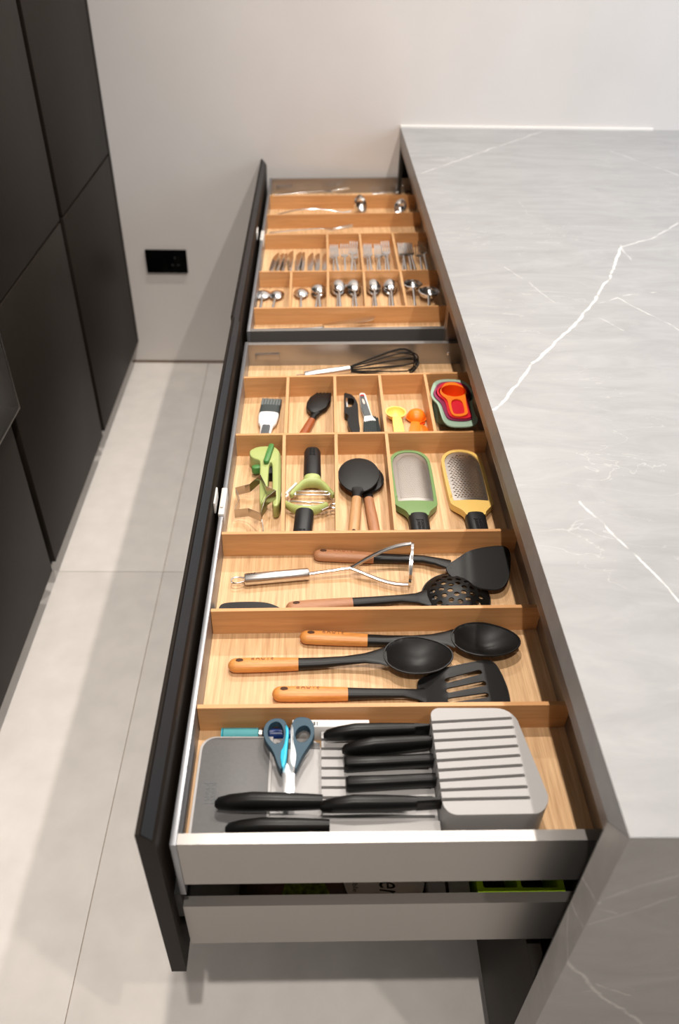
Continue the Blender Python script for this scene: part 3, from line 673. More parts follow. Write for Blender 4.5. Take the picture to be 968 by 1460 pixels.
# flat dark spatula half hidden at the foot of the divider
t = thing('silicone_spatula', 'thin black silicone spatula lying against the divider below the skimmer handle', 'spatula', (-0.33, -2.055, FL))
ol = smooth([(-.436,-2.054),(-.434,-2.034),(-.4294,-2.0275),(-.411,-2.0243),(-.3673,-2.0236),(-.3483,-2.0306),(-.335,-2.041),(-.318,-2.053),(-.318,-2.062),(-.335,-2.066),(-.40,-2.068),(-.43,-2.066)], 2)
g = plate(ol, (), lambda x, y: ZF+0.0035, 0.005)
g.merge(loft([(-.325,-2.0575,ZF+.0045,.006,.0036),(-.26,-2.0595,ZF+.0045,.0048,.0036),(-.10,-2.0605,ZF+.0045,.0046,.0036),(-.097,-2.0605,ZF+.0045,.003,.002)], 12))
part('blade', g, 'nylon', t)

# potato masher
t = thing('potato_masher', 'steel potato masher with tube handle lying on its side', 'masher', (-0.40, -1.979, FL), 0.1315)
L = 0.105; zc = 0.0102
obj('handle', loft([(0,0,zc,.0045,.0045),(0.0012,0,zc,.0090,.0090,2),(0.003,0,zc,.0098,.0098,2),(L-0.003,0,zc,.0098,.0098,2),(L-0.001,0,zc,.0088,.0088,2),(L,0,zc,.004,.004)], 24), 'steel_satin', t)
obj('hanging_loop', tube([(0.001,.0035,zc),(-.006,.006,zc),(-.014,.0068,zc),(-.019,.0045,zc),(-.0205,0,zc),(-.019,-.0045,zc),(-.014,-.0068,zc),(-.006,-.006,zc),(0.001,-.0035,zc)], 0.0014, 8), 'steel', t)
text('lettering', 'WMF', 0.006, 'hole', t, (0.012, 0.002, zc+0.0097), (math.radians(-10), 0, 0))
fx = 0.172; px_ = 0.264
g = tube([(L-0.002,0,zc),(0.13,0,zc+.002),(0.155,0,zc+.004),(fx,0,zc+.005)], [.0036,.0034,.0034,.0034], 10, 0.62)
for sg in (1, -1):
    pts = []
    for k in range(9):
        u = k/8; yy = -.020*u+sg*0.0270*math.sin(u*PI/2); zz = zc+.005+.0165*u+sg*0.0190*math.sin(u*PI/2)
        pts.append((fx+(px_-fx)*u+u*.255*(yy+.020), yy if u > 0 else sg*0.0005, zz))
    g.merge(tube(pts, 0.0037, 10, 0.65))
obj('forked_shaft', g, 'steel', t)
pl = plate(ellipse(0, 0, 0.0350, 0.0240, 36), [slot(-.015,yy,.015,yy,.003) for yy in (-.016, -.0055, .0055, .016)], None, 0.0042)
pl.xf(Matrix.Translation((px_+0.0015, -.020, 0.0318)) @ Matrix.Rotation(-.25, 4, 'Z') @ Matrix.Rotation(math.radians(35), 4, 'X') @ Matrix.Rotation(math.radians(90), 4, 'Y') @ Matrix.Rotation(PI/2, 4, 'Z'))
obj('mashing_plate', pl, 'steel', t)

# graters
def grater(name, label, x, y0, m, nx, ny, hw, hh, grp, tilt=0.0):
    t = thing(name, label, 'grater', (x, y0, FL), PI/2+tilt, grp)   # local x runs from handle end to tip
    L = 0.275; W = 0.0385
    out = [(0.070,.0175),(0.080,.0185),(0.092,.027),(0.106,.0365),(0.116,.0388),(0.235,.0400),(0.256,.036),(0.268,.026),(0.2735,.012)]
    ol = smooth(out+[(a, -b) for a, b in reversed(out)], 2)
    opn = smooth([(0.117,.0305),(0.121,.0325),(0.232,.0345),(0.250,.031),(0.261,.023),(0.2665,.010),(0.2665,-.010),(0.261,-.023),(0.250,-.031),(0.232,-.0345),(0.121,-.0325),(0.117,-.0305)], 2)
    arc = lambda px, py: 0.0125-0.0045*(py/W)**2+(0.004*max(0, min(1, (0.118-px)/.03)))
    f = plate(ol, [opn], arc, 0.013, 0.012)
    fr = obj('frame', f, m, t, label='coloured plastic frame')
    bv = fr.modifiers.new('soft_edges', 'BEVEL'); bv.width = 0.0028; bv.segments = 2; bv.limit_method = 'ANGLE'; bv.angle_limit = math.radians(50)
    holes = []
    for j in range(ny):
        for i in range(nx):
            px = 0.126+(0.2585-0.126)*(j+.5)/ny; py = (-0.0275+0.055*(i+.5+(0.25 if j % 2 else -0.25))/nx)
            if px > 0.238 and abs(py) > 0.0275-(px-0.238)*0.85: continue
            holes.append([(px-hh,py-hw),(px-hh*.2,py-hw),(px+hh,py),(px-hh*.2,py+hw),(px-hh,py+hw)] if hw > .0012 else [(px-hh,py),(px,py-hw),(px+hh,py),(px,py+hw)])
    op2 = inset(opn, -0.0012)
    pz = lambda px, py: 0.0172-0.0040*(py/0.033)**2
    obj('grating_plate', plate(op2, holes, pz, 0.0009), 'grater_steel', t, label='pierced steel grating plate')
    hd = obj('handle', loft([(0.0,0,.0125,.008,.006),(0.004,0,.0125,.0145,.0105,2.6),(0.03,0,.0128,.0172,.0125,2.6),(0.072,0,.0135,.0180,.0130,2.6),(0.0765,0,.0135,.0170,.0118,2.6)], 24), 'grip', t, label='charcoal grip')
    text('lettering', 'JOSEPH\nJOSEPH', 0.0075, 'emboss', hd, (0.044, 0, 0.0262), (0, 0, PI), depth=0.0004)
    return t
grater('fine_grater', 'green framed fine grater with charcoal handle', -0.104, -1.901, 'green', 19, 42, 0.00105, 0.00125, 'paddle graters')
grater('coarse_grater', 'yellow framed coarse grater with charcoal handle, beside the right drawer wall', -0.0035, -1.8985, 'yellow', 9, 24, 0.0024, 0.0017, 'paddle graters')

# rice spoons with wooden handles
def rice_spoon(label, ex, ey, jx, jy, L, hw, z, m):
    rz = math.atan2(jy-ey, jx-ex); j = math.hypot(jx-ex, jy-ey)
    t = thing('rice_spoon', label, 'spoon', (ex, ey, z), rz, 'black headed spoons with wooden handles')
    hd = obj('handle', loft([(0,0,.0085,.003,.003),(0.002,0,.0085,.007,.005),(0.008,0,.0085,.0092,.0068),(j*.6,0,.0085,.0098,.0078),(j,0,.0085,.0086,.0070)], 18), m, t, label='pale wooden handle')
    obj('hanging_hole_shade', extrude(ellipse(0.020, 0.0, 0.0052, 0.0034, 14), .0148, .0158), 'hole', hd)  # dark disc coloured like the shade in a hole, no opening cut
    x0 = j+0.016
    ol = egg(x0, L, hw, 30, 0.06); cx, a = (x0+L)/2, (L-x0)/2
    zf = lambda px, py: 0.0100+0.0035*(1-((px-cx)/a)**2-(py/hw)**2)
    g = plate(ol, (), zf, 0.0036, 0.008)
    g.merge(tube([(px, py, zf(px, py)) for px, py in ol], 0.0020, 6, closed=True))
    g.merge(loft([(j-0.0005,0,.0085,.0088,.0072),(j+.012,0,.0092,.0090,.0056),(j+.024,0,.0100,.0140,.0034),(j+.036,0,.0110,.0200,.0022)], 18))
    obj('head', g, 'nylon', t, label='black oval paddle')
    return t
rice_spoon('black paddle spoon with wooden handle lying on top of its pair', -0.2225, -1.899, -0.2115, -1.782, 0.236, 0.0365, FL+0.0125, 'beech')
rice_spoon('black paddle spoon with reddish wooden handle, underneath its pair', -0.1795, -1.897, -0.1885, -1.768, 0.232, 0.034, FL, 'acacia_dull')

# Y peelers
def y_peeler(name, label, x, y, rz, grp, clear, k=0.80):
    t = thing(name, label, 'peeler', (x, y, FL), rz, grp)   # local -x handle end, +x blade
    hd = obj('handle', loft([(-.088,0,.0145,.010,.009),(-.086,0,.0145,.0145,.0128,2.4),(-.080,0,.0148,.0160,.0142,2.4),(-.01,0,.0150,.0165,.0146,2.4),(0,0,.0150,.0162,.0143,2.4),(0.001,0,.0150,.0145,.012,2.4)], 26), 'grip', t, label='charcoal grip')
    text('lettering', 'JOSEPH\nJOSEPH', 0.0068, 'emboss', hd, (-.068, 0, 0.0293), (0, 0, PI), depth=0.0004)
    g = loft([(0.0008,0,.0150,.0158,.0135,2.4),(0.005,0,.0150,.0168,.0122,2.6),(0.010,0,.0150,.0160,.0100,3),(0.012,0,.0150,.0120,.0080,3)], 24)
    half = [(0.0635*k,.0385,.0140),(0.060*k,.0370,.0140),(0.050*k,.0325,.0143),(0.038*k,.0265,.0147),(0.026*k,.0200,.0150),(0.018*k+.001,.0140,.0150),(0.013*k+.002,.0070,.0150)]
    pth = half+[(0.012*k+.002,0,.0150)]+[(a, -b, c) for a, b, c in reversed(half)]
    rr = [.0028,.0046,.0050,.0054,.0060,.0066,.0070]
    g.merge(tube(pth, rr+[.0072]+rr[::-1], 12, 1.6))
    obj('yoke', g, 'lime', t, label='pear green forked yoke')
    e = 0.060*k
    b = box(e-.0085, e-.0055, -.0310, .0310, .0170, .0184, .0004); b.merge(box(e+.0015, e+.0045, -.0310, .0310, .0170, .0184, .0004))
    b.merge(box(e-.0085, e+.0045, -.0330, -.0290, .0146, .0186, .0006)); b.merge(box(e-.0085, e+.0045, .0290, .0330, .0146, .0186, .0006))
    obj('blade', b, 'steel', t, label='steel swivel blade')
    s = -1
    ring = [(e-.001+.0055*math.cos(a), s*.0500+.0062*math.sin(a), .014) for a in [2*PI*q/18 for q in range(18)]]
    g = tube(ring, 0.0018, 8, closed=True); g.merge(tube([(e-.006, s*.0455, .0140), (e-.020*k, s*.0390, .0150), (e-.040*k, s*.0290, .0155)], .0024, 8, 1.4))
    obj('eye_remover', g, clear, t)
    return t
y_peeler('straight_peeler', 'green and charcoal Y peeler with white side loop, handle pointing to the back wall', -0.2915, -1.7150, -PI/2, 'green Y peelers', 'white')
y_peeler('serrated_peeler', 'green and charcoal Y peeler with steel side loop, handle pointing to the front', -0.3045, -1.8175, PI/2-0.06, 'green Y peelers', 'steel_satin', 0.45)

# green press with lever, and the star cutter leaning on it
t = thing('garlic_press', 'pear green hinged press with dark green lever in the left compartment', 'press', (-0.375, -1.72, FL))
g = extrude(smooth([(x, y if y > -1.75 else -1.75+(y+1.75)*.80) for x, y in O['press']], 1), ZF+0.0008, ZF+0.030, 0.0022, seg=3)
part('body', g, 'lime', t, ang=50)
(a, b) = O['lever']; d = Vector((b[0]-a[0], b[1]-a[1], 0)); dn = d.normalized()
part('lever', extrude(slot(a[0]+dn.x*.006, a[1]+dn.y*.006, b[0]-dn.x*.004, b[1]-dn.y*.004, .0052), ZF+.0306, ZF+.0385, .002), 'dark_green', t, label='dark green lever arm')
(a, b) = O['knob']
part('knob', extrude(slot(a[0]+.004, a[1], b[0]+.002, b[1], .0065), ZF+.006, ZF+.022, .003), 'dark_green', t, label='dark green side knob')
part('mechanism', extrude(O['mech'], ZF+.002, ZF+.020), 'dark', t, label='black hinge block')
t = thing('star_cutter', 'star shaped steel cookie cutter lying over the green press', 'cutter', (-0.395, -1.79, FL))
st = O['star']
path = []
for i, (x, y) in enumerate(st):
    x2, y2 = st[(i+1) % len(st)]
    lift = lambda xx, yy: ZF+0.0250+0.024*max(0.0, min(1.0, (xx+0.415)/0.040))
    for k in range(3):
        xx, yy = x+(x2-x)*k/3, y+(y2-y)*k/3; zz = lift(xx, yy); e = (zz-.710)/(0.71-1.577)
        path.append((xx+e*(xx+.289), yy+e*(yy+2.888), zz))
part('band', strip(path, 0.018, 0.0007), 'star_steel', t, ang=20)
(a, b) = O['star_tail']
part('loose_end', tube([(a[0], a[1], ZF+.012), ((a[0]+b[0])/2+.001, (a[1]+b[1])/2, ZF+.006), (b[0], b[1]-.004, ZF+.0025)], 0.0011, 6), 'steel', t)

# brushes and small tools of the next row
t = thing('pastry_brush', 'white and slate pastry brush with grey bristles pointing away', 'brush', (-0.390, -1.598, FL), math.radians(86.5))
obj('handle', loft([(0.0,0,.007,.004,.003),(0.003,0,.007,.009,.0055,2.6),(0.05,0,.0075,.0118,.0065,2.6),(0.066,0,.008,.0130,.0070,2.6),(0.078,0,.0085,.0185,.0078,2.8),(0.100,0,.009,.0210,.0085,3),(0.112,0,.009,.0208,.0085,3)], 22), 'white', t)
obj('grip_inlay', extrude(rrect(0.004, 0.068, -.0082, .0082, .006), .0128, .0150, .0006), 'slate', t, label='slate grip inlay')
obj('ferrule', loft([(0.1122,0,.009,.0212,.0088,3),(0.128,0,.009,.0212,.0084,3),(0.141,0,.009,.0208,.0078,3)], 22), 'dark_bristle', t, label='charcoal band')
for i in range(7):
    yy = -.0178+.0059*i
    obj('bristle_bundle', loft([(0.1412,yy,.009,.00295,.0068,5),(0.158,yy*1.02,.009,.00300,.0058,5),(0.170+.001*(i % 2),yy*1.03,.009,.0029,.0042,5)], 12), 'bristle', t)
t = thing('basting_brush', 'black silicone brush with slanted head and reddish wooden handle', 'brush', (-0.3225, -1.598, FL), math.atan2(.098, .030))
obj('handle', loft([(0,0,.008,.004,.004),(0.003,0,.008,.0088,.0070),(0.05,0,.008,.0092,.0076),(0.098,0,.008,.0078,.0068)], 18), 'acacia_red', t, label='reddish wooden handle')
obj('neck', loft([(0.0985,0,.008,.0076,.0066),(0.112,0,.0085,.0066,.0056),(0.128,-.002,.009,.0095,.0052)], 16), 'nylon', t)
bo = O['bbrush']; zz_ = []
for i in range(5):
    a, b = Vector(bo[3]), Vector(bo[5]); q = a+(b-a)*(i/4); zz_ += [tuple(q+Vector((.001, .007-.0008*i))), tuple(q+(b-a)*.10+Vector((0, .002)))]
part('head', extrude(bo[:3]+zz_[:-1]+bo[6:], ZF+.004, ZF+.0155, .0022), 'nylon', t, label='black slanted brush head')
t = thing('swivel_peeler', 'black swivel peeler with open frame head', 'peeler', (-0.208, -1.50, FL))
ol = smooth(O['bpeel'], 2); hl = smooth(O['bpeel_hole'], 2)
g = plate(ol, [hl], lambda x, y: ZF+.0105, .015, None)
bd = part('body', g, 'nylon', t)
bv = bd.modifiers.new('soft_edges', 'BEVEL'); bv.width = 0.003; bv.segments = 2; bv.limit_method = 'ANGLE'; bv.angle_limit = math.radians(50)
hx = min(q[0] for q in hl); hy0 = min(q[1] for q in hl); hy1 = max(q[1] for q in hl)
part('blade', box(hx-.0005, hx+.0035, hy0+.001, hy1-.001, ZF+.016, ZF+.0185, .0005), 'steel', t, label='slim steel blade')

t = thing('pastry_brush', 'white and slate pastry brush with red tip and charcoal bristles pointing to the front', 'brush', (-0.172, -1.50, FL))
part('handle', extrude(smooth(O['zeal'], 1), ZF+.003, ZF+.0145, .003), 'white', t)
part('grip_inlay', extrude(O['zeal_in'], ZF+.0146, ZF+.0158, .0005), 'slate', t, label='slate grip inlay')
part('end_cap', extrude(O['zeal_red'], ZF+.0146, ZF+.0156, .0004), 'red', t, label='red tip')
part('badge', extrude(smooth(O['zeal_pill'], 2), ZF+.0160, ZF+.0164), 'pill', t, label='pale oval badge')
br = O['zeal_br']; x0, x1 = -0.1815, -0.1525
for i in range(8):
    u = (i+.5)/8; xa = -0.1850+.0300*u; xb = -0.1890+.0370*u
    yt = -1.503+.010*(1-(2*u-1)**2)
    part('bristle_bundle', tube([(xa, yt+.003, ZF+.0088), ((xa+xb)/2, (yt-1.575)/2, ZF+.010), (xb, -1.5755-(.003 if i % 2 else 0), ZF+.0085)], [.0024, .0030, .0032], 8, 1.9), 'dark_bristle', t)

# measuring spoons
def measuring_spoon(label, x, y, rz, m, flip, z, r=0.0200):
    t = thing('measuring_spoon', label, 'measuring spoon', (x, y, z), rz, 'plastic measuring spoons')
    prof = []
    for k in range(8):
        a = k/7*PI/2; prof.append((max(.0005, r*math.sin(a)), -r*0.85*math.cos(a)))
    prof += [(r+.0018, 0.0), (r+.0018, .0010)]
    for k in range(7, -1, -1):
        a = k/7*PI/2; prof.append((max(.0005, (r-.0012)*math.sin(a)), .0010-(r-.0012)*0.85*math.cos(a)))
    g = lathe(prof, 26)
    if flip: g.xf(Matrix.Scale(-1, 4, (0, 0, 1)))
    obj('bowl', g.xf(Matrix.Translation((0, 0, r*.87 if not flip else .0014))), m, t)
    zz = r*.87 if not flip else .0022
    obj('handle', extrude(smooth([(r-.001,.0085),(r+.016,.0102),(.098,.0112),(.104,.008),(.104,-.008),(.098,-.0112),(r+.016,-.0102),(r-.001,-.0085)], 1), zz-.0008, zz+.0016, .0006), m, t)
    return t
measuring_spoon('pale yellow measuring spoon, bowl facing up', -0.1175, -1.4845, -PI/2+.01, 'pale_yellow', False, FL)
measuring_spoon('orange measuring spoon turned bowl down, its round back on top', -0.0735, -1.4835, -PI/2-.17, 'orange', True, FL+.0040)
t = thing('measuring_spoon', 'orange measuring spoon handle slanting out from under the upturned orange spoon', 'measuring spoon', (-0.066, -1.508, FL), -PI/2+.20, 'plastic measuring spoons')
obj('handle', extrude(smooth([(0,.0082),(.03,.0100),(.080,.0112),(.086,.008),(.086,-.008),(.080,-.0112),(.03,-.0100),(0,-.0082)], 1), .0006, .0026, .0006), 'orange', t)
obj('bowl', lathe([(.0005,.0006),(.010,.0008),(.0125,.0016),(.0125,.0026),(.0005,.0026)], 20).xf(Matrix.Translation((-.0115, 0, 0))), 'orange_red', t)

# nested measuring cups
def cup(label, ol, m, ztop, r, zbot, hole=None, inner=None):
    cx, cy = O['cup_c'][0]; cy -= 0.001
    t = thing('measuring_cup', label, 'measuring cup', (cx, cy, zbot), 0, 'nested measuring cups')
    opn = [(cx+r*1.0*math.cos(a), cy+r*0.93*math.sin(a)) for a in [2*PI*k/30 for k in range(30)]]
    ol = smooth(ol, 2)
    opn = [q for q in opn]
    g = plate(ol, [opn]+([smooth(inset(hole, -.0022), 2)] if hole else []), lambda x, y: ztop, 0.0024)
    part('rim', g, m, t)
    n = len(opn); v = []; f = []
    lv = [(1.0, ztop), (0.97, ztop-(ztop-zbot)*.35), (0.90, ztop-(ztop-zbot)*.70), (0.76, zbot+.003), (0.55, zbot+.0012), (0.02, zbot+.0012)]
    lo = [(0.02, zbot), (0.57, zbot), (0.79, zbot+.0016), (0.935, ztop-(ztop-zbot)*.70), (1.005, ztop-(ztop-zbot)*.35), (1.035, ztop-.001)]
    for s, z in lv+lo: v += [(cx+(x-cx)*s, cy+(y-cy)*s, z) for x, y in opn]
    for k in range(len(lv+lo)-1):
        for i in range(n):
            j = (i+1) % n; f.append((k*n+i, k*n+j, (k+1)*n+j, (k+1)*n+i))
    part('bowl', G().add(v, f), inner or m, t)
    return t
cup('sage green measuring cup, largest and outermost of the nested set', O['cup_sage'], 'sage', 0.7385, 0.0405, FL)
cup('plum purple measuring cup nested inside the sage green one', O['cup_purple'], 'plum', 0.7420, 0.0352, 0.6895)
cup('crimson measuring cup nested between the plum and orange ones', O['cup_red'], 'crimson', 0.7455, 0.0300, 0.6975)
cup('orange measuring cup, smallest and topmost of the nested set', O['cup_orange'], 'orange', 0.7490, 0.0248, 0.7055, O['cup_orange_hole'], 'orange_red')

# whisk
a = Vector((-0.311, -1.3185, 0)); b = Vector((-0.207, -1.300, 0)); rz = math.atan2(b.y-a.y, b.x-a.x)
t = thing('whisk', 'balloon whisk with satin steel handle and black wires at the back of the near drawer', 'whisk', (a.x, a.y, FL), rot=(0, math.radians(-4.0), rz-.02))
L = 0.106; zc = 0.0092
obj('handle', loft([(0,0,zc,.004,.004),(0.001,0,zc,.0082,.0082,2),(0.003,0,zc,.0088,.0088,2),(L-.003,0,zc,.0088,.0088,2),(L-.001,0,zc,.008,.008,2),(L,0,zc,.004,.004)], 22), 'steel_satin', t)
obj('hanging_loop', tube([(0.001,.003,zc),(-.006,.005,zc),(-.012,.0058,zc),(-.0165,.0035,zc),(-.0175,0,zc),(-.0165,-.0035,zc),(-.012,-.0058,zc),(-.006,-.005,zc),(0.001,-.003,zc)], 0.0012, 6), 'steel', t)
for k in range(7):
    ang = PI*k/7+.12; W = 0.0335-0.0015*(k % 3); Lw = 0.160-0.003*(k % 4); pts = []
    for i in range(25):
        u = i/24*2-1; s = 1 if u > 0 else -1; q = 1-abs(u)     # 0 at the handle, 1 at the tip
        xx = L-.004+Lw*math.sin(q*PI/2)**1.05
        rr = W*(math.sin(min(1.0, (1-abs(u))*1.0)*PI)**0.8 if q < .5 else math.cos((q-.5)*PI)**0.75)*s if q < 1 else 0
        base = 0.0055*(1-q)*s
        off = base+rr*(0.35+.65*min(1, q*1.6))
        pts.append((xx, off*math.cos(ang), zc+off*math.sin(ang)))
    obj('wire', tube(pts, 0.0015, 6), 'nylon', t, label='black wire loop')

# ------------------------------------------------------------------ knife compartment
blk = thing('knife_block', 'light grey in-drawer knife block with nine slots and a raised end', 'knife block', (-0.14, -2.34, FL))
yL = [-2.2880, -2.3015, -2.3150, -2.3295, -2.3430, -2.3560, -2.3695, -2.3820, -2.3940]
yR = [-2.2815, -2.2950, -2.3085, -2.3220, -2.3355, -2.3490, -2.3625, -2.3775, -2.3915]
w = 0.0020
x0, x1, y0, y1, r = -0.1375, -0.0235, -2.4130, -2.2660, 0.026
arc = lambda cx, cy, a0, a1, r, n=7: [(cx+r*math.cos(math.radians(a0+(a1-a0)*k/n)), cy+r*math.sin(math.radians(a0+(a1-a0)*k/n))) for k in range(n+1)]
ol = arc(x1+.010-r, y0+r, -70, 0, r) + arc(x1-r-.004, y1-r, 0, 90, r) + arc(x0+.012, y1-.012, 90, 180, .012)
for a, b in zip(yL, yR):
    e = Vector((x1-.0125-x0, b-a)).normalized()
    ol += [(x0, a+w), (x1-.0125, b+w), (x1-.0125+.0012, b), (x1-.0125, b-w), (x0, a-w)]
ol += arc(x0+.016, y0+.016, 180, 270, .016)
g = extrude(ol, FL, 0.7400, 0.0)
bl = part('raised_end', g, 'block_grey', blk, ang=30)
bv = bl.modifiers.new('soft_edges', 'BEVEL'); bv.width = 0.0003; bv.segments = 1; bv.limit_method = 'ANGLE'; bv.angle_limit = math.radians(60)
ol = [(-0.1385, -2.4205), (-0.1385, -2.2755), (-0.2760, -2.2755)]
for a in yL: ol += [(-0.2760, a+w), (-0.142, a+w), (-0.142, a-w), (-0.2760, a-w)]
ol += [(-0.2760, -2.4130), (-0.274, -2.4180), (-0.270, -2.4205)]
part('low_end', extrude(ol, FL, 0.7030), 'block_grey', blk, ang=30)

part('front_shelf', extrude(arc(-.2560, -2.4100, 180, 270, .0140)+[(-.1380, -2.4240), (-.1380, -2.4030), (-.2700, -2.4030)], FL, .7105, .0012), 'block_grey', blk)

def knife(label, x, y, rz, L, z, blade, hh=0.0125, hw=0.0090, blade_h=0.022, zb=0.0, squared=False, bolster=0.0, rot_x=0.0):
    t = thing('kitchen_knife', label, 'knife', (x, y, z), rz, 'black handled kitchen knives')
    if squared:
        s = [(0,0,.0010,hw*.80,hh*.80,3.2),(0.004,0,.0010,hw,hh,3),(L*.5,0,0,hw*.94,hh*.90,2.6),(L*.97,0,-.0005,hw*.9,hh*.92,2.6),(L,0,-.0005,hw*.85,hh*.86,2.6)]
    else:
        s = [(0,0,-.004,hw*.35,hh*.25),(0.004,0,-.003,hw*.72,hh*.58),(0.018,0,-.001,hw*.92,hh*.86),(L*.35,0,.001,hw*1.05,hh*1.05),(L*.65,0,.0005,hw,hh*.96),(L*.92,0,0,hw*.86,hh*.86),(L,0,0,hw*.78,hh*.8)]
    obj('handle', loft(s, 20), 'knife_black', t, label='curved black handle')
    if bolster: obj('bolster', loft([(L-.0005,0,-.001,hw*.55,hh*.9,5),(L+bolster,0,-.002,.0016,hh*.95,5)], 14), 'knife_black', t)
    if blade < .004: return t
    xb = L+bolster
    v = [(xb-.002,-.0009,zb-blade_h),(xb-.002,.0009,zb-blade_h),(xb-.002,-.0009,zb+.006),(xb-.002,.0009,zb+.006)]
    n = 8; f = []; V = []
    for i in range(n+1):
        u = i/n; xx = xb-.002+(blade+.002)*u; top = zb+.006; bot = zb-blade_h+blade_h*.9*u**3
        V += [(xx,-.0002,bot),(xx,.0002,bot),(xx,.0009,top),(xx,-.0009,top)]
    for i in range(n):
        for k in range(4): f.append((i*4+k, i*4+(k+1) % 4, i*4+4+(k+1) % 4, i*4+4+k))
    f += [(3,2,1,0), (n*4,n*4+1,n*4+2,n*4+3)]
    obj('blade', G().add(V, f), 'blade', t, label='steel blade edge-down in its slot')
    return t
knife('black handled knife in the farthest slot of the grey block', -0.2745, -2.2905, 0.055, 0.116, 0.7195, 0.070, .0125, .0088, .013, bolster=.020)
knife('black handled knife in the second slot, slanting from behind its neighbour', -0.2515, -2.3130, 0.090, 0.113, 0.7205, 0.060, .0125, .0088, .012)
knife('small black knife with square-cut handle end, farther of two such', -0.2495, -2.3315, 0.060, 0.112, 0.7140, 0.072, .0098, .0080, .008, squared=True)
knife('small black knife with square-cut handle end, nearer of two such', -0.2480, -2.3590, 0.060, 0.112, 0.7140, 0.072, .0098, .0080, .008, squared=True)
knife('black handled knife with a deep bolster in the nearest slot of the raised end', -0.2800, -2.3935, 0.020, 0.113, 0.7270, 0.085, .0118, .0088, .020, bolster=.033)
knife('longest-reaching black handle lying across the grey lid towards the left', -0.4045, -2.3850, 0.0, 0.127, 0.7190, 0.100, .0125, .0095, .011, zb=-.010)
knife('black handled knife nearest the drawer edge, low in the grey block', -0.3900, -2.4135, 0.012, 0.1205, 0.7130, 0.002, .0115, .0085, .007, zb=-.004)

tr = thing('knife_tray', 'flat grey tray with a mid grey lid in the front left corner', 'tray', (-0.355, -2.35, FL))
ol = rrect(-0.4340, -0.2775, -2.4300, -2.2790, 0.020, 6)
part('base', extrude(ol, FL, 0.6925, 0.001), 'tray_grey', tr)
ol = [(-0.3400,-2.4290)] + [(-0.3400,-2.2800)] + arc(-0.4130, -2.3000, 90, 180, .0200) + [(-0.4335,-2.4290)]
part('lid_edge', extrude(ol, 0.6927, 0.6985, 0.001), 'tray_grey', tr)
ol = [(-0.3435,-2.4280)] + [(-0.3435,-2.2900)] + arc(-0.3535,-2.2930, 0, 90, .0100)[1:] + arc(-0.4115, -2.3010, 90, 180, .0180) + [(-0.4300,-2.4280)]
part('lid', extrude(ol, 0.6986, 0.7002, 0.0006), 'lid_grey', tr, label='mid grey lid')
text('lettering', 'JOSEPH\nJOSEPH', 0.0088, 'slate', tr, Vector((-0.4130, -2.3620, 0.7003))-tr.location, (0, 0, -PI/2+.03))
part('dark_slot', box(-0.336, -0.280, -2.2950, -2.2860, 0.6926, 0.6932), 'lid_grey', tr)

sc = thing('scissors', 'kitchen scissors with dark teal loops, cyan and white inlays, resting on the grey tray', 'scissors', (-0.32, -2.31, 0.7004))
part('handle_loop', plate(smooth(O['scl'], 2), [smooth(O['scl_h'], 2)], lambda x, y: .7135, .0115), 'teal_dark', sc).modifiers.new('soft_edges', 'BEVEL').width = .0028
part('handle_loop', plate(smooth(O['scr'], 2), [smooth(O['scr_h'], 2)], lambda x, y: .7135, .0115), 'teal_dark', sc).modifiers.new('soft_edges', 'BEVEL').width = .0028
for c in sc.children: c.modifiers[0].segments = 2; c.modifiers[0].limit_method = 'ANGLE'; c.modifiers[0].angle_limit = math.radians(50)
part('inlay', extrude(smooth(O['sc_cy'], 1), .7080, .7215, .0015), 'cyan', sc, label='bright cyan inlay')
part('inlay', extrude(smooth(O['sc_wh'], 1), .7080, .7215, .0015), 'scissor_white', sc, label='white inlay')
b = O['sc_bl']
part('blades', extrude(b, .7100, .7150, .0006), 'blade', sc, label='bright steel blades')
cx = sum(q[0] for q in b[-2:])/2-.0003; cy = (b[0][1]*.55+b[-1][1]*.45)
part('pivot', lathe([(.0005,0),(.0022,0),(.0022,.0008),(.0005,.0010)], 12).xf(Matrix.Translation((cx, cy, .7151))), 'trim_steel', sc)

mk = thing('marker_pen', 'clear teal marker with navy cap behind the grey tray', 'pen', (-0.365, -2.2695, FL))
cyl = lambda x0, x1, r, z, y=-2.2690: loft([(x0,y,z,r*.85,r*.85,2),(x0+.0006,y,z,r,r,2),(x1-.0006,y,z,r,r,2),(x1,y,z,r*.85,r*.85,2)], 18)
part('barrel', cyl(-0.4065, -0.3600, .0080, FL+.0085), 'teal_clear', mk, label='clear teal barrel')
part('ink', cyl(-0.4090, -0.4067, .0080, FL+.0085), 'teal_ink', mk)
part('collar', cyl(-0.3598, -0.3550, .0082, FL+.0085), 'trim_steel', mk)
part('sleeve', cyl(-0.3548, -0.3470, .0072, FL+.0085), 'dark', mk)
part('cap', cyl(-0.3468, -0.3180, .0082, FL+.0085), 'blue', mk, label='navy cap')
pk = thing('paper_packet', 'slim white printed packet behind the scissors', 'packet', (-0.29, -2.268, FL))
part('sleeve', box(-0.3150, -0.2150, -2.2735, -2.2625, FL, 0.7110, .0008), 'paper', pk)
for i in range(7):
    part('printed_bar', box(-0.3085+.0042*i, -0.3085+.0042*i+.0012+.0010*(i % 2), -2.2715, -2.2660, 0.7110, 0.7112), 'slate', pk)

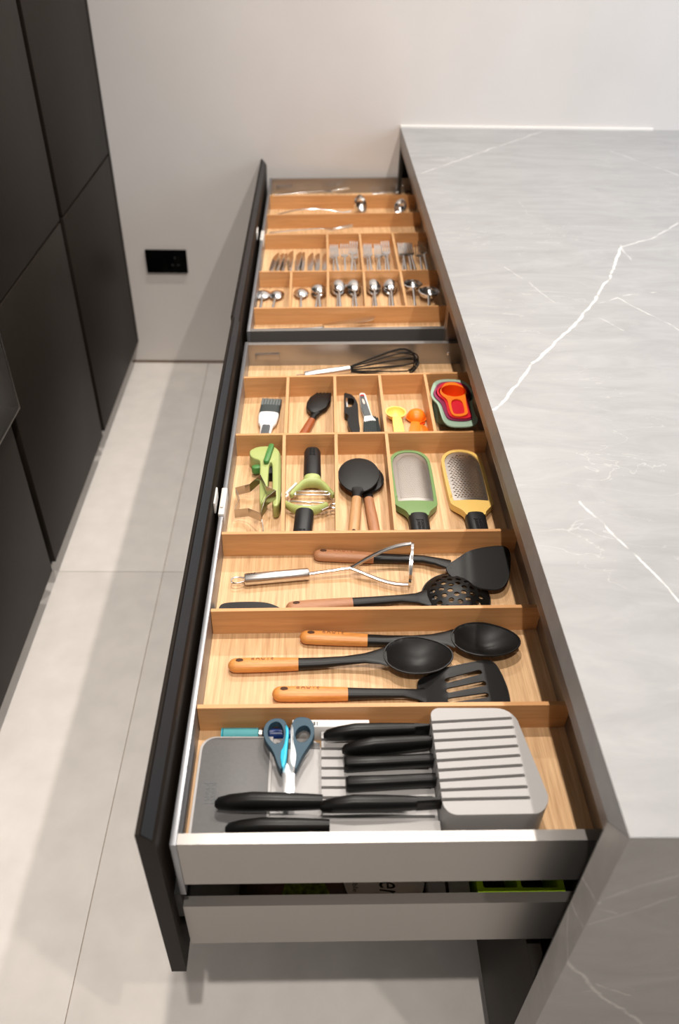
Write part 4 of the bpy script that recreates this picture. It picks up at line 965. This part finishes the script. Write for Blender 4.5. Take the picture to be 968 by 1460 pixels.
# ------------------------------------------------------------------ the low drawer below: only its front strip shows
ZL = 0.5022
bg_ = thing('snack_bag', 'printed brown bag with round white label in the low drawer underneath', 'bag', (-0.27, -2.35, ZL))
v = []; f = []; nx, ny = 22, 10
for s in (1, -1):
    for j in range(ny+1):
        for i in range(nx+1):
            u, q = i/nx, j/ny; bulge = (math.sin(PI*u)*math.sin(PI*q))**.45 if 0 < u < 1 and 0 < q < 1 else 0
            v.append((-0.385+.243*u, -2.430+.16*q, ZL+.019+s*.0185*bulge+.0008*s))
N1 = (nx+1)*(ny+1)
for j in range(ny):
    for i in range(nx):
        a = j*(nx+1)+i; f += [(a, a+1, a+nx+2, a+nx+1), (N1+a+nx+1, N1+a+nx+2, N1+a+1, N1+a)]
rim = [i for i in range(nx+1)]+[j*(nx+1)+nx for j in range(1, ny+1)]+[ny*(nx+1)+i for i in range(nx-1, -1, -1)]+[j*(nx+1) for j in range(ny-1, 0, -1)]
for i in range(len(rim)):
    a, b = rim[i], rim[(i+1) % len(rim)]; f.append((b, a, N1+a, N1+b))
part('bag_body', G().add(v, f), 'bag', bg_)
part('label', extrude(ellipse(-0.193, -2.390, .054, .050, 36), ZL+.0392, ZL+.0399), 'paper', bg_, label='round white label')
part('printed_grass', extrude(smooth([(-.330,-2.425),(-.322,-2.385),(-.290,-2.375),(-.268,-2.400),(-.262,-2.425)], 1), ZL+.0362, ZL+.0372), 'grass', bg_, label='green printed grass')
er = text('lettering', 'er', 0.046, 'dark', bg_, Vector((-0.186, -2.4035, ZL+.0402))-bg_.location, (0, 0, -PI/2), shear=.25)
er.scale = (0.47, 1, 1)
text('lettering', 'table', 0.010, 'dark', bg_, Vector((-0.232, -2.400, ZL+.0402))-bg_.location, (0, 0, -PI/2))
bx = thing('storage_box', 'grey plastic box with a dark seam beside the lime tray, low drawer', 'box', (-0.11, -2.37, ZL))
part('box_body', box(-0.138, -0.084, -2.431, -2.31, ZL, 0.560, .002), 'box_grey', bx)
part('seam', box(-0.116, -0.112, -2.4315, -2.31, 0.5602, 0.5612), 'dark', bx)
lt = thing('lime_tray', 'bright lime green divided tray in the low drawer underneath', 'tray', (-0.025, -2.37, ZL))
g = plate(rrect(-0.078, 0.034, -2.430, -2.30, .006), [rrect(-0.070, -0.026, -2.4200, -2.31, .003), rrect(-0.021, 0.026, -2.4200, -2.31, .003)], lambda x, y: .5740, .004)
part('rim', g, 'lime_bright', lt)
g = box(-0.076, -0.0712, -2.428, -2.302, ZL, .5718); g.merge(box(0.0272, 0.032, -2.428, -2.302, ZL, .5718)); g.merge(box(-0.0712, 0.0272, -2.428, -2.4212, ZL, .5718)); g.merge(box(-0.0712, 0.0272, -2.3088, -2.302, ZL, .5718)); g.merge(box(-.0250, -.0222, -2.421, -2.309, ZL, .5718))
part('walls', g, 'lime_bright', lt)
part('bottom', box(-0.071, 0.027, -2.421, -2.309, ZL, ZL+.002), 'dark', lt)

# ------------------------------------------------------------------ cutlery, far drawer
def flat_handle(L0, L1, z, w0=.0042, w1=.0024, th=.0016):
    return loft([(L0,0,z,w0*.5,th*.6),(L0+.003,0,z,w0*.9,th),(L0+.02,0,z+.0008,w0,th),((L0+L1)*.5,0,z+.003,(w0+w1)*.5,th),(L1-.01,0,z+.004,w1,th),(L1,0,z+.0035,w1,th)], 12)
def fork_geo(L=0.200, w=.0115):
    g = flat_handle(0, L*.66, .0022)
    x0 = L*.64; xr = L*.76
    zf = lambda x, y: .0055-.0045*math.sin(max(0, min(1, (x-x0)/(L-x0)))*PI)+.004*max(0, (x-xr)/(L-xr))
    ol = [(x0,.0024),(x0+.008,.006),(xr-.008,w),(xr,w)]
    tw = w*2/7
    pts = []
    for k in range(4):
        yt = w-2*tw*k
        pts += [(xr, yt), (L-.002, yt-.0003), (L, yt-tw*.5), (L-.002, yt-tw+.0003), (xr, yt-tw)]
    ol = ol[:3]+pts+[(xr-.008,-w),(x0+.008,-.006),(x0,-.0024)]
    return g.merge(plate(ol, (), zf, .0013, .006))
def spoon_geo(L=0.190, b=.0185, a0=.125, up=False, h=.0085):
    g = flat_handle(0, a0+.006, .0022)
    ol = egg(a0, L, b, 24, .10); cx, a = (a0+L)/2, (L-a0)/2
    sg = 1 if up else -1
    zf = lambda x, y: (.0025 if up else .0015+h)+sg*h*min(1.0, ((x-cx)/a)**2+(y/b)**2)-(0 if up else .0)
    return g.merge(plate(ol, (), zf, .0011, .005))
def knife_geo(L=0.205):
    """table knife standing on its edge: local x along, blade in the x-z plane"""
    g = loft([(0,0,.006,.0016,.003),(0.004,0,.0068,.0032,.0058),(0.05,0,.0072,.0034,.0064),(0.082,0,.0078,.0028,.0052),(0.088,0,.0085,.0012,.0062)], 14)
    pr = [(0.086,.0020),(0.094,.0006),(0.13,.0002),(0.17,.0004),(0.192,.0035),(0.203,.0100),(0.2055,.0165),(0.2035,.0195),(0.195,.0205),(0.15,.0195),(0.11,.0165),(0.094,.0135),(0.086,.0130)]
    n = len(pr); v = [(x,-.0007,z) for x, z in pr]+[(x,.0007,z) for x, z in pr]
    f = [(i, (i+1) % n, (i+1) % n+n, i+n) for i in range(n)]+[list(range(n))[::-1], [n+i for i in range(n)]]
    return g.add(v, f)
ORD = ['leftmost', 'second', 'third', 'fourth', 'fifth', 'sixth', 'seventh', 'eighth', 'ninth']
kg = obj('table_knife', knife_geo(), 'steel', None, 30)
tips = [(-.420,-.588,-.430), (-.406,-.590,-.413), (-.396,-.591,-.396), (-.379,-.572,-.375), (-.355,-.580,-.354), (-.345,-.582,-.339), (-.319,-.587,-.316), (-.301,-.590,-.295), (-.276,-.584,-.274)]
for i, (tx, ty, bx_) in enumerate(tips):
    o = kg if i == 0 else kg.copy()
    if i: C.objects.link(o)
    rz = math.atan2(.142, tx-bx_); L = 0.205
    o.location = (tx-L*math.cos(rz)+.008, ty-L*math.sin(rz)-.008, FL+.0030)
    o.rotation_euler = (math.radians(64), 0, rz)
    if i: o.location.x += 0
    tag(o, 'steel table knife standing on edge, '+(ORD[i]+' of nine' if i else 'leftmost of nine')+(' from the left' if i else ''), 'knife', 'table knives in the far drawer')
def place(src, first, x, y, rz, z, tilt=0.0, roll=0.0):
    o = src if first else src.copy()
    if not first: C.objects.link(o)
    o.location = (x, y, z); o.rotation_euler = Euler((roll, -tilt, rz), 'XYZ'); return o
fk = obj('table_fork', fork_geo(), 'steel', None, 30)
groups = [('left fork compartment', [(-.2355,-.790,1.562,0,.10),(-.2185,-.790,1.640,.0055,.10),(-.2020,-.786,1.570,0,.13),(-.1880,-.786,1.500,.0060,.14),(-.1715,-.790,1.585,0,.10)]),
          ('middle fork compartment', [(-.1380,-.786,1.555,0,.11),(-.1255,-.786,1.610,.0055,.11),(-.1130,-.786,1.50,0,.11),(-.1020,-.786,1.575,.0055,.11),(-.0880,-.782,1.530,0,.14),(-.0760,-.782,1.60,.0060,.14)]),
          ('right fork compartment', [(-.0400,-.782,1.505,0,.12),(-.0270,-.782,1.60,.0055,.12),(-.0120,-.780,1.585,0,.14),(.0010,-.780,1.640,.0060,.12),(.0170,-.778,1.560,0,.12),(.0330,-.776,1.600,.0055,.14)])]
first = True
for gname, lst in groups:
    for i, (x, y, rz, dz, tl) in enumerate(lst):
        o = place(fk, first, x, y, rz, FL+.0008+dz, tl); first = False
        tag(o, 'steel dinner fork, %s in the %s' % ('leftmost' if i == 0 else 'rightmost' if i == len(lst)-1 else ORD[i]+' from the left', gname), 'fork', 'dinner forks in the far drawer')
sp1 = obj('soup_spoon', spoon_geo(0.150, .0200, .098, False, .0085), 'steel', None, 40)
sp2 = obj('table_spoon', spoon_geo(0.198, .0212, .126, False, .0105), 'steel', None, 40)
def spoons(src, lst):
    first = True
    for (x, y, rz, dz, tl, lab) in lst:
        o = place(src, first, x, y, rz, FL+.0008+dz, tl); first = False
        tag(o, lab, 'spoon', 'steel spoons in the far drawer')
spoons(sp1, [(-.4315,-1.010,1.535,0,.05,'small round steel spoon, left one in the leftmost spoon compartment'),
             (-.4020,-1.010,1.480,0,.05,'small round steel spoon, right one in the leftmost spoon compartment'),
             (-.3250,-1.000,1.570,0,.06,'single steel spoon lying alone at left in the second spoon compartment'),
             (-.2880,-.996,1.490,0,.06,'steel spoon underneath a pair in the second spoon compartment'),
             (-.2730,-.990,1.620,.0075,.07,'steel spoon on top of a pair in the second spoon compartment')])
spoons(sp2, [(-.2300,-1.012,1.545,0,.05,'large steel spoon at the bottom left in the third spoon compartment'),
             (-.2210,-1.008,1.590,.0075,.07,'large steel spoon stacked on top at left, third spoon compartment'),
             (-.1900,-1.012,1.530,0,.05,'large steel spoon at the bottom right in the third spoon compartment'),
             (-.1780,-1.008,1.600,.0075,.07,'large steel spoon stacked on top at right, third spoon compartment'),
             (-.1370,-1.006,1.520,0,.05,'large steel spoon at the bottom left in the fourth spoon compartment'),
             (-.1280,-1.002,1.575,.0075,.07,'large steel spoon stacked on top at left, fourth spoon compartment'),
             (-.0930,-1.004,1.520,0,.05,'large steel spoon at the bottom right in the fourth spoon compartment'),
             (-.0840,-1.000,1.560,.0075,.07,'large steel spoon stacked on top at right, fourth spoon compartment')])
def ladle(label, x, y, rz, z, r=.029, L=.085):
    t = thing('sauce_ladle', label, 'ladle', (x, y, z), rz, 'small sauce ladles')
    prof = [(max(.0005, r*math.sin(a)), r*.75*(1-math.cos(a))) for a in [k/7*PI/2 for k in range(8)]]
    prof += [(r+.0012, r*.75+.0006)]+[(max(.0005, (r-.0012)*math.sin(a)), .0012+r*.75*(1-math.cos(a))) for a in [k/7*PI/2 for k in range(7, -1, -1)]]
    obj('bowl', lathe(prof, 26), 'steel', t)
    obj('handle', tube([(r-.001,0,r*.75-.001),(r+.018,0,r*.72),(r+.045,0,r*.55),(L+r,0,r*.22)], [.0045,.0034,.0030,.0036], 10, .45), 'steel', t)
    return t
ladle('steel sauce ladle, left one of two bowls facing up beside the drawer wall', -.0235, -.853, math.atan2(-.14, -.004), FL+.010, .0255)
ladle('steel sauce ladle, right one of two, lying over its neighbour', .0165, -.893, math.atan2(-.12, -.012), FL+.006, .0265)

o = obj('serving_fork', fork_geo(0.262, .013), 'steel', None, 30)
o.location = (-.430, -.084, .6945); o.rotation_euler = (0, -.055, .06); o['fixed'] = 1
tag(o, 'long steel serving fork lying against the rear wall of the far drawer', 'fork')
o2 = o.copy(); C.objects.link(o2); o2.location = (-.432, -.4455, .6945); o2.rotation_euler = (0, -.065, .005)
tag(o2, 'long steel serving fork lying in front of the ladle, tines to the right', 'fork')
t = thing('soup_ladle', 'steel soup ladle with arched handle, its bowl upright against a divider', 'ladle', (-.30, -.29, .692)); t['fixed'] = 1
part('handle', tube([(-.412,-.279,.6965),(-.400,-.279,.700),(-.365,-.286,.711),(-.330,-.290,.718),(-.285,-.287,.7195),(-.246,-.289,.717),(-.197,-.279,.706),(-.172,-.268,.706)], [.0046,.0042,.0036,.0034,.0032,.0032,.0036,.005], 10, .5), 'steel', t)
g = lathe([(max(.0005, .027*math.sin(a)), .024*(1-math.cos(a))) for a in [k/7*PI/2 for k in range(8)]]+[(.0285, .0245)]+[(max(.0005, .0258*math.sin(a)), .0013+.024*(1-math.cos(a))) for a in [k/7*PI/2 for k in range(7, -1, -1)]], 26)
g.xf(Matrix.Translation((-.146, -.250, .7215)) @ Matrix.Rotation(math.radians(-35), 4, 'Z') @ Matrix.Rotation(math.radians(62), 4, 'Y') @ Matrix.Translation((0, 0, -.012)))
part('bowl', g, 'steel', t)
t = thing('gravy_ladle', 'small dark steel ladle standing by the right wall of the far drawer', 'ladle', (-.005, -.25, .692)); t['fixed'] = 1
g = lathe([(max(.0005, .023*math.sin(a)), .022*(1-math.cos(a))) for a in [k/7*PI/2 for k in range(8)]]+[(.0242, .0225)]+[(max(.0005, .0218*math.sin(a)), .0013+.022*(1-math.cos(a))) for a in [k/7*PI/2 for k in range(7, -1, -1)]], 24)
g.xf(Matrix.Translation((-.004, -.262, .7180)) @ Matrix.Rotation(math.radians(40), 4, 'Z') @ Matrix.Rotation(math.radians(-60), 4, 'Y') @ Matrix.Translation((0, 0, -.011)))
part('bowl', g, 'steel', t)
part('handle', tube([(-.018,-.270,.708),(-.035,-.274,.700),(-.09,-.292,.6955)], [.004,.0034,.0042], 8, .5), 'steel', t)
o = obj('teaspoon', spoon_geo(0.10, .010, .07, True, .004), 'steel', None, 40)
o.location = (-.090, -.052, .6935); o.rotation_euler = (0, 0, .04); o['fixed'] = 1
tag(o, 'small steel spoon lying by the rear wall in the right corner', 'spoon')
t = thing('cake_server', 'steel cake server with pointed blade tipped up in the front compartment', 'cake server', (-.40, -1.108, .6918), .04); t['fixed'] = 1
obj('handle', loft([(0,0,.0042,.003,.002),(0.004,0,.0042,.007,.0032),(0.06,0,.0050,.0062,.0032),(0.115,0,.0080,.0038,.0026),(0.135,0,.0120,.005,.0015)], 14), 'steel', t)
zf = lambda x, y: .0150+(x-.13)*.13-(y-.005)*.15
obj('blade', plate(smooth([(.130,.005),(.165,.011),(.225,.020),(.252,.022),(.264,.016),(.255,-.010),(.235,-.020),(.18,-.014),(.13,-.005)], 2), (), zf, .0014, .01), 'steel', t)

# lift everything onto the oak floors of the two drawers (moving along the floor to stay where it belongs)
for o in list(bpy.data.objects):
    if o.parent is None and o not in before and o.location.z > 0.66:
        if o.get('fixed'):
            del o['fixed']; continue
        dz = 0.0085 if o.location.y < -1.2 else 0.0115
        e = dz+o.get('rise', 0.0); k = 1/(0.70-1.577)
        o.location.x += e*(o.location.x+0.289)*k; o.location.y += e*(o.location.y+2.888)*k; o.location.z += dz
        if 'rise' in o: del o['rise']
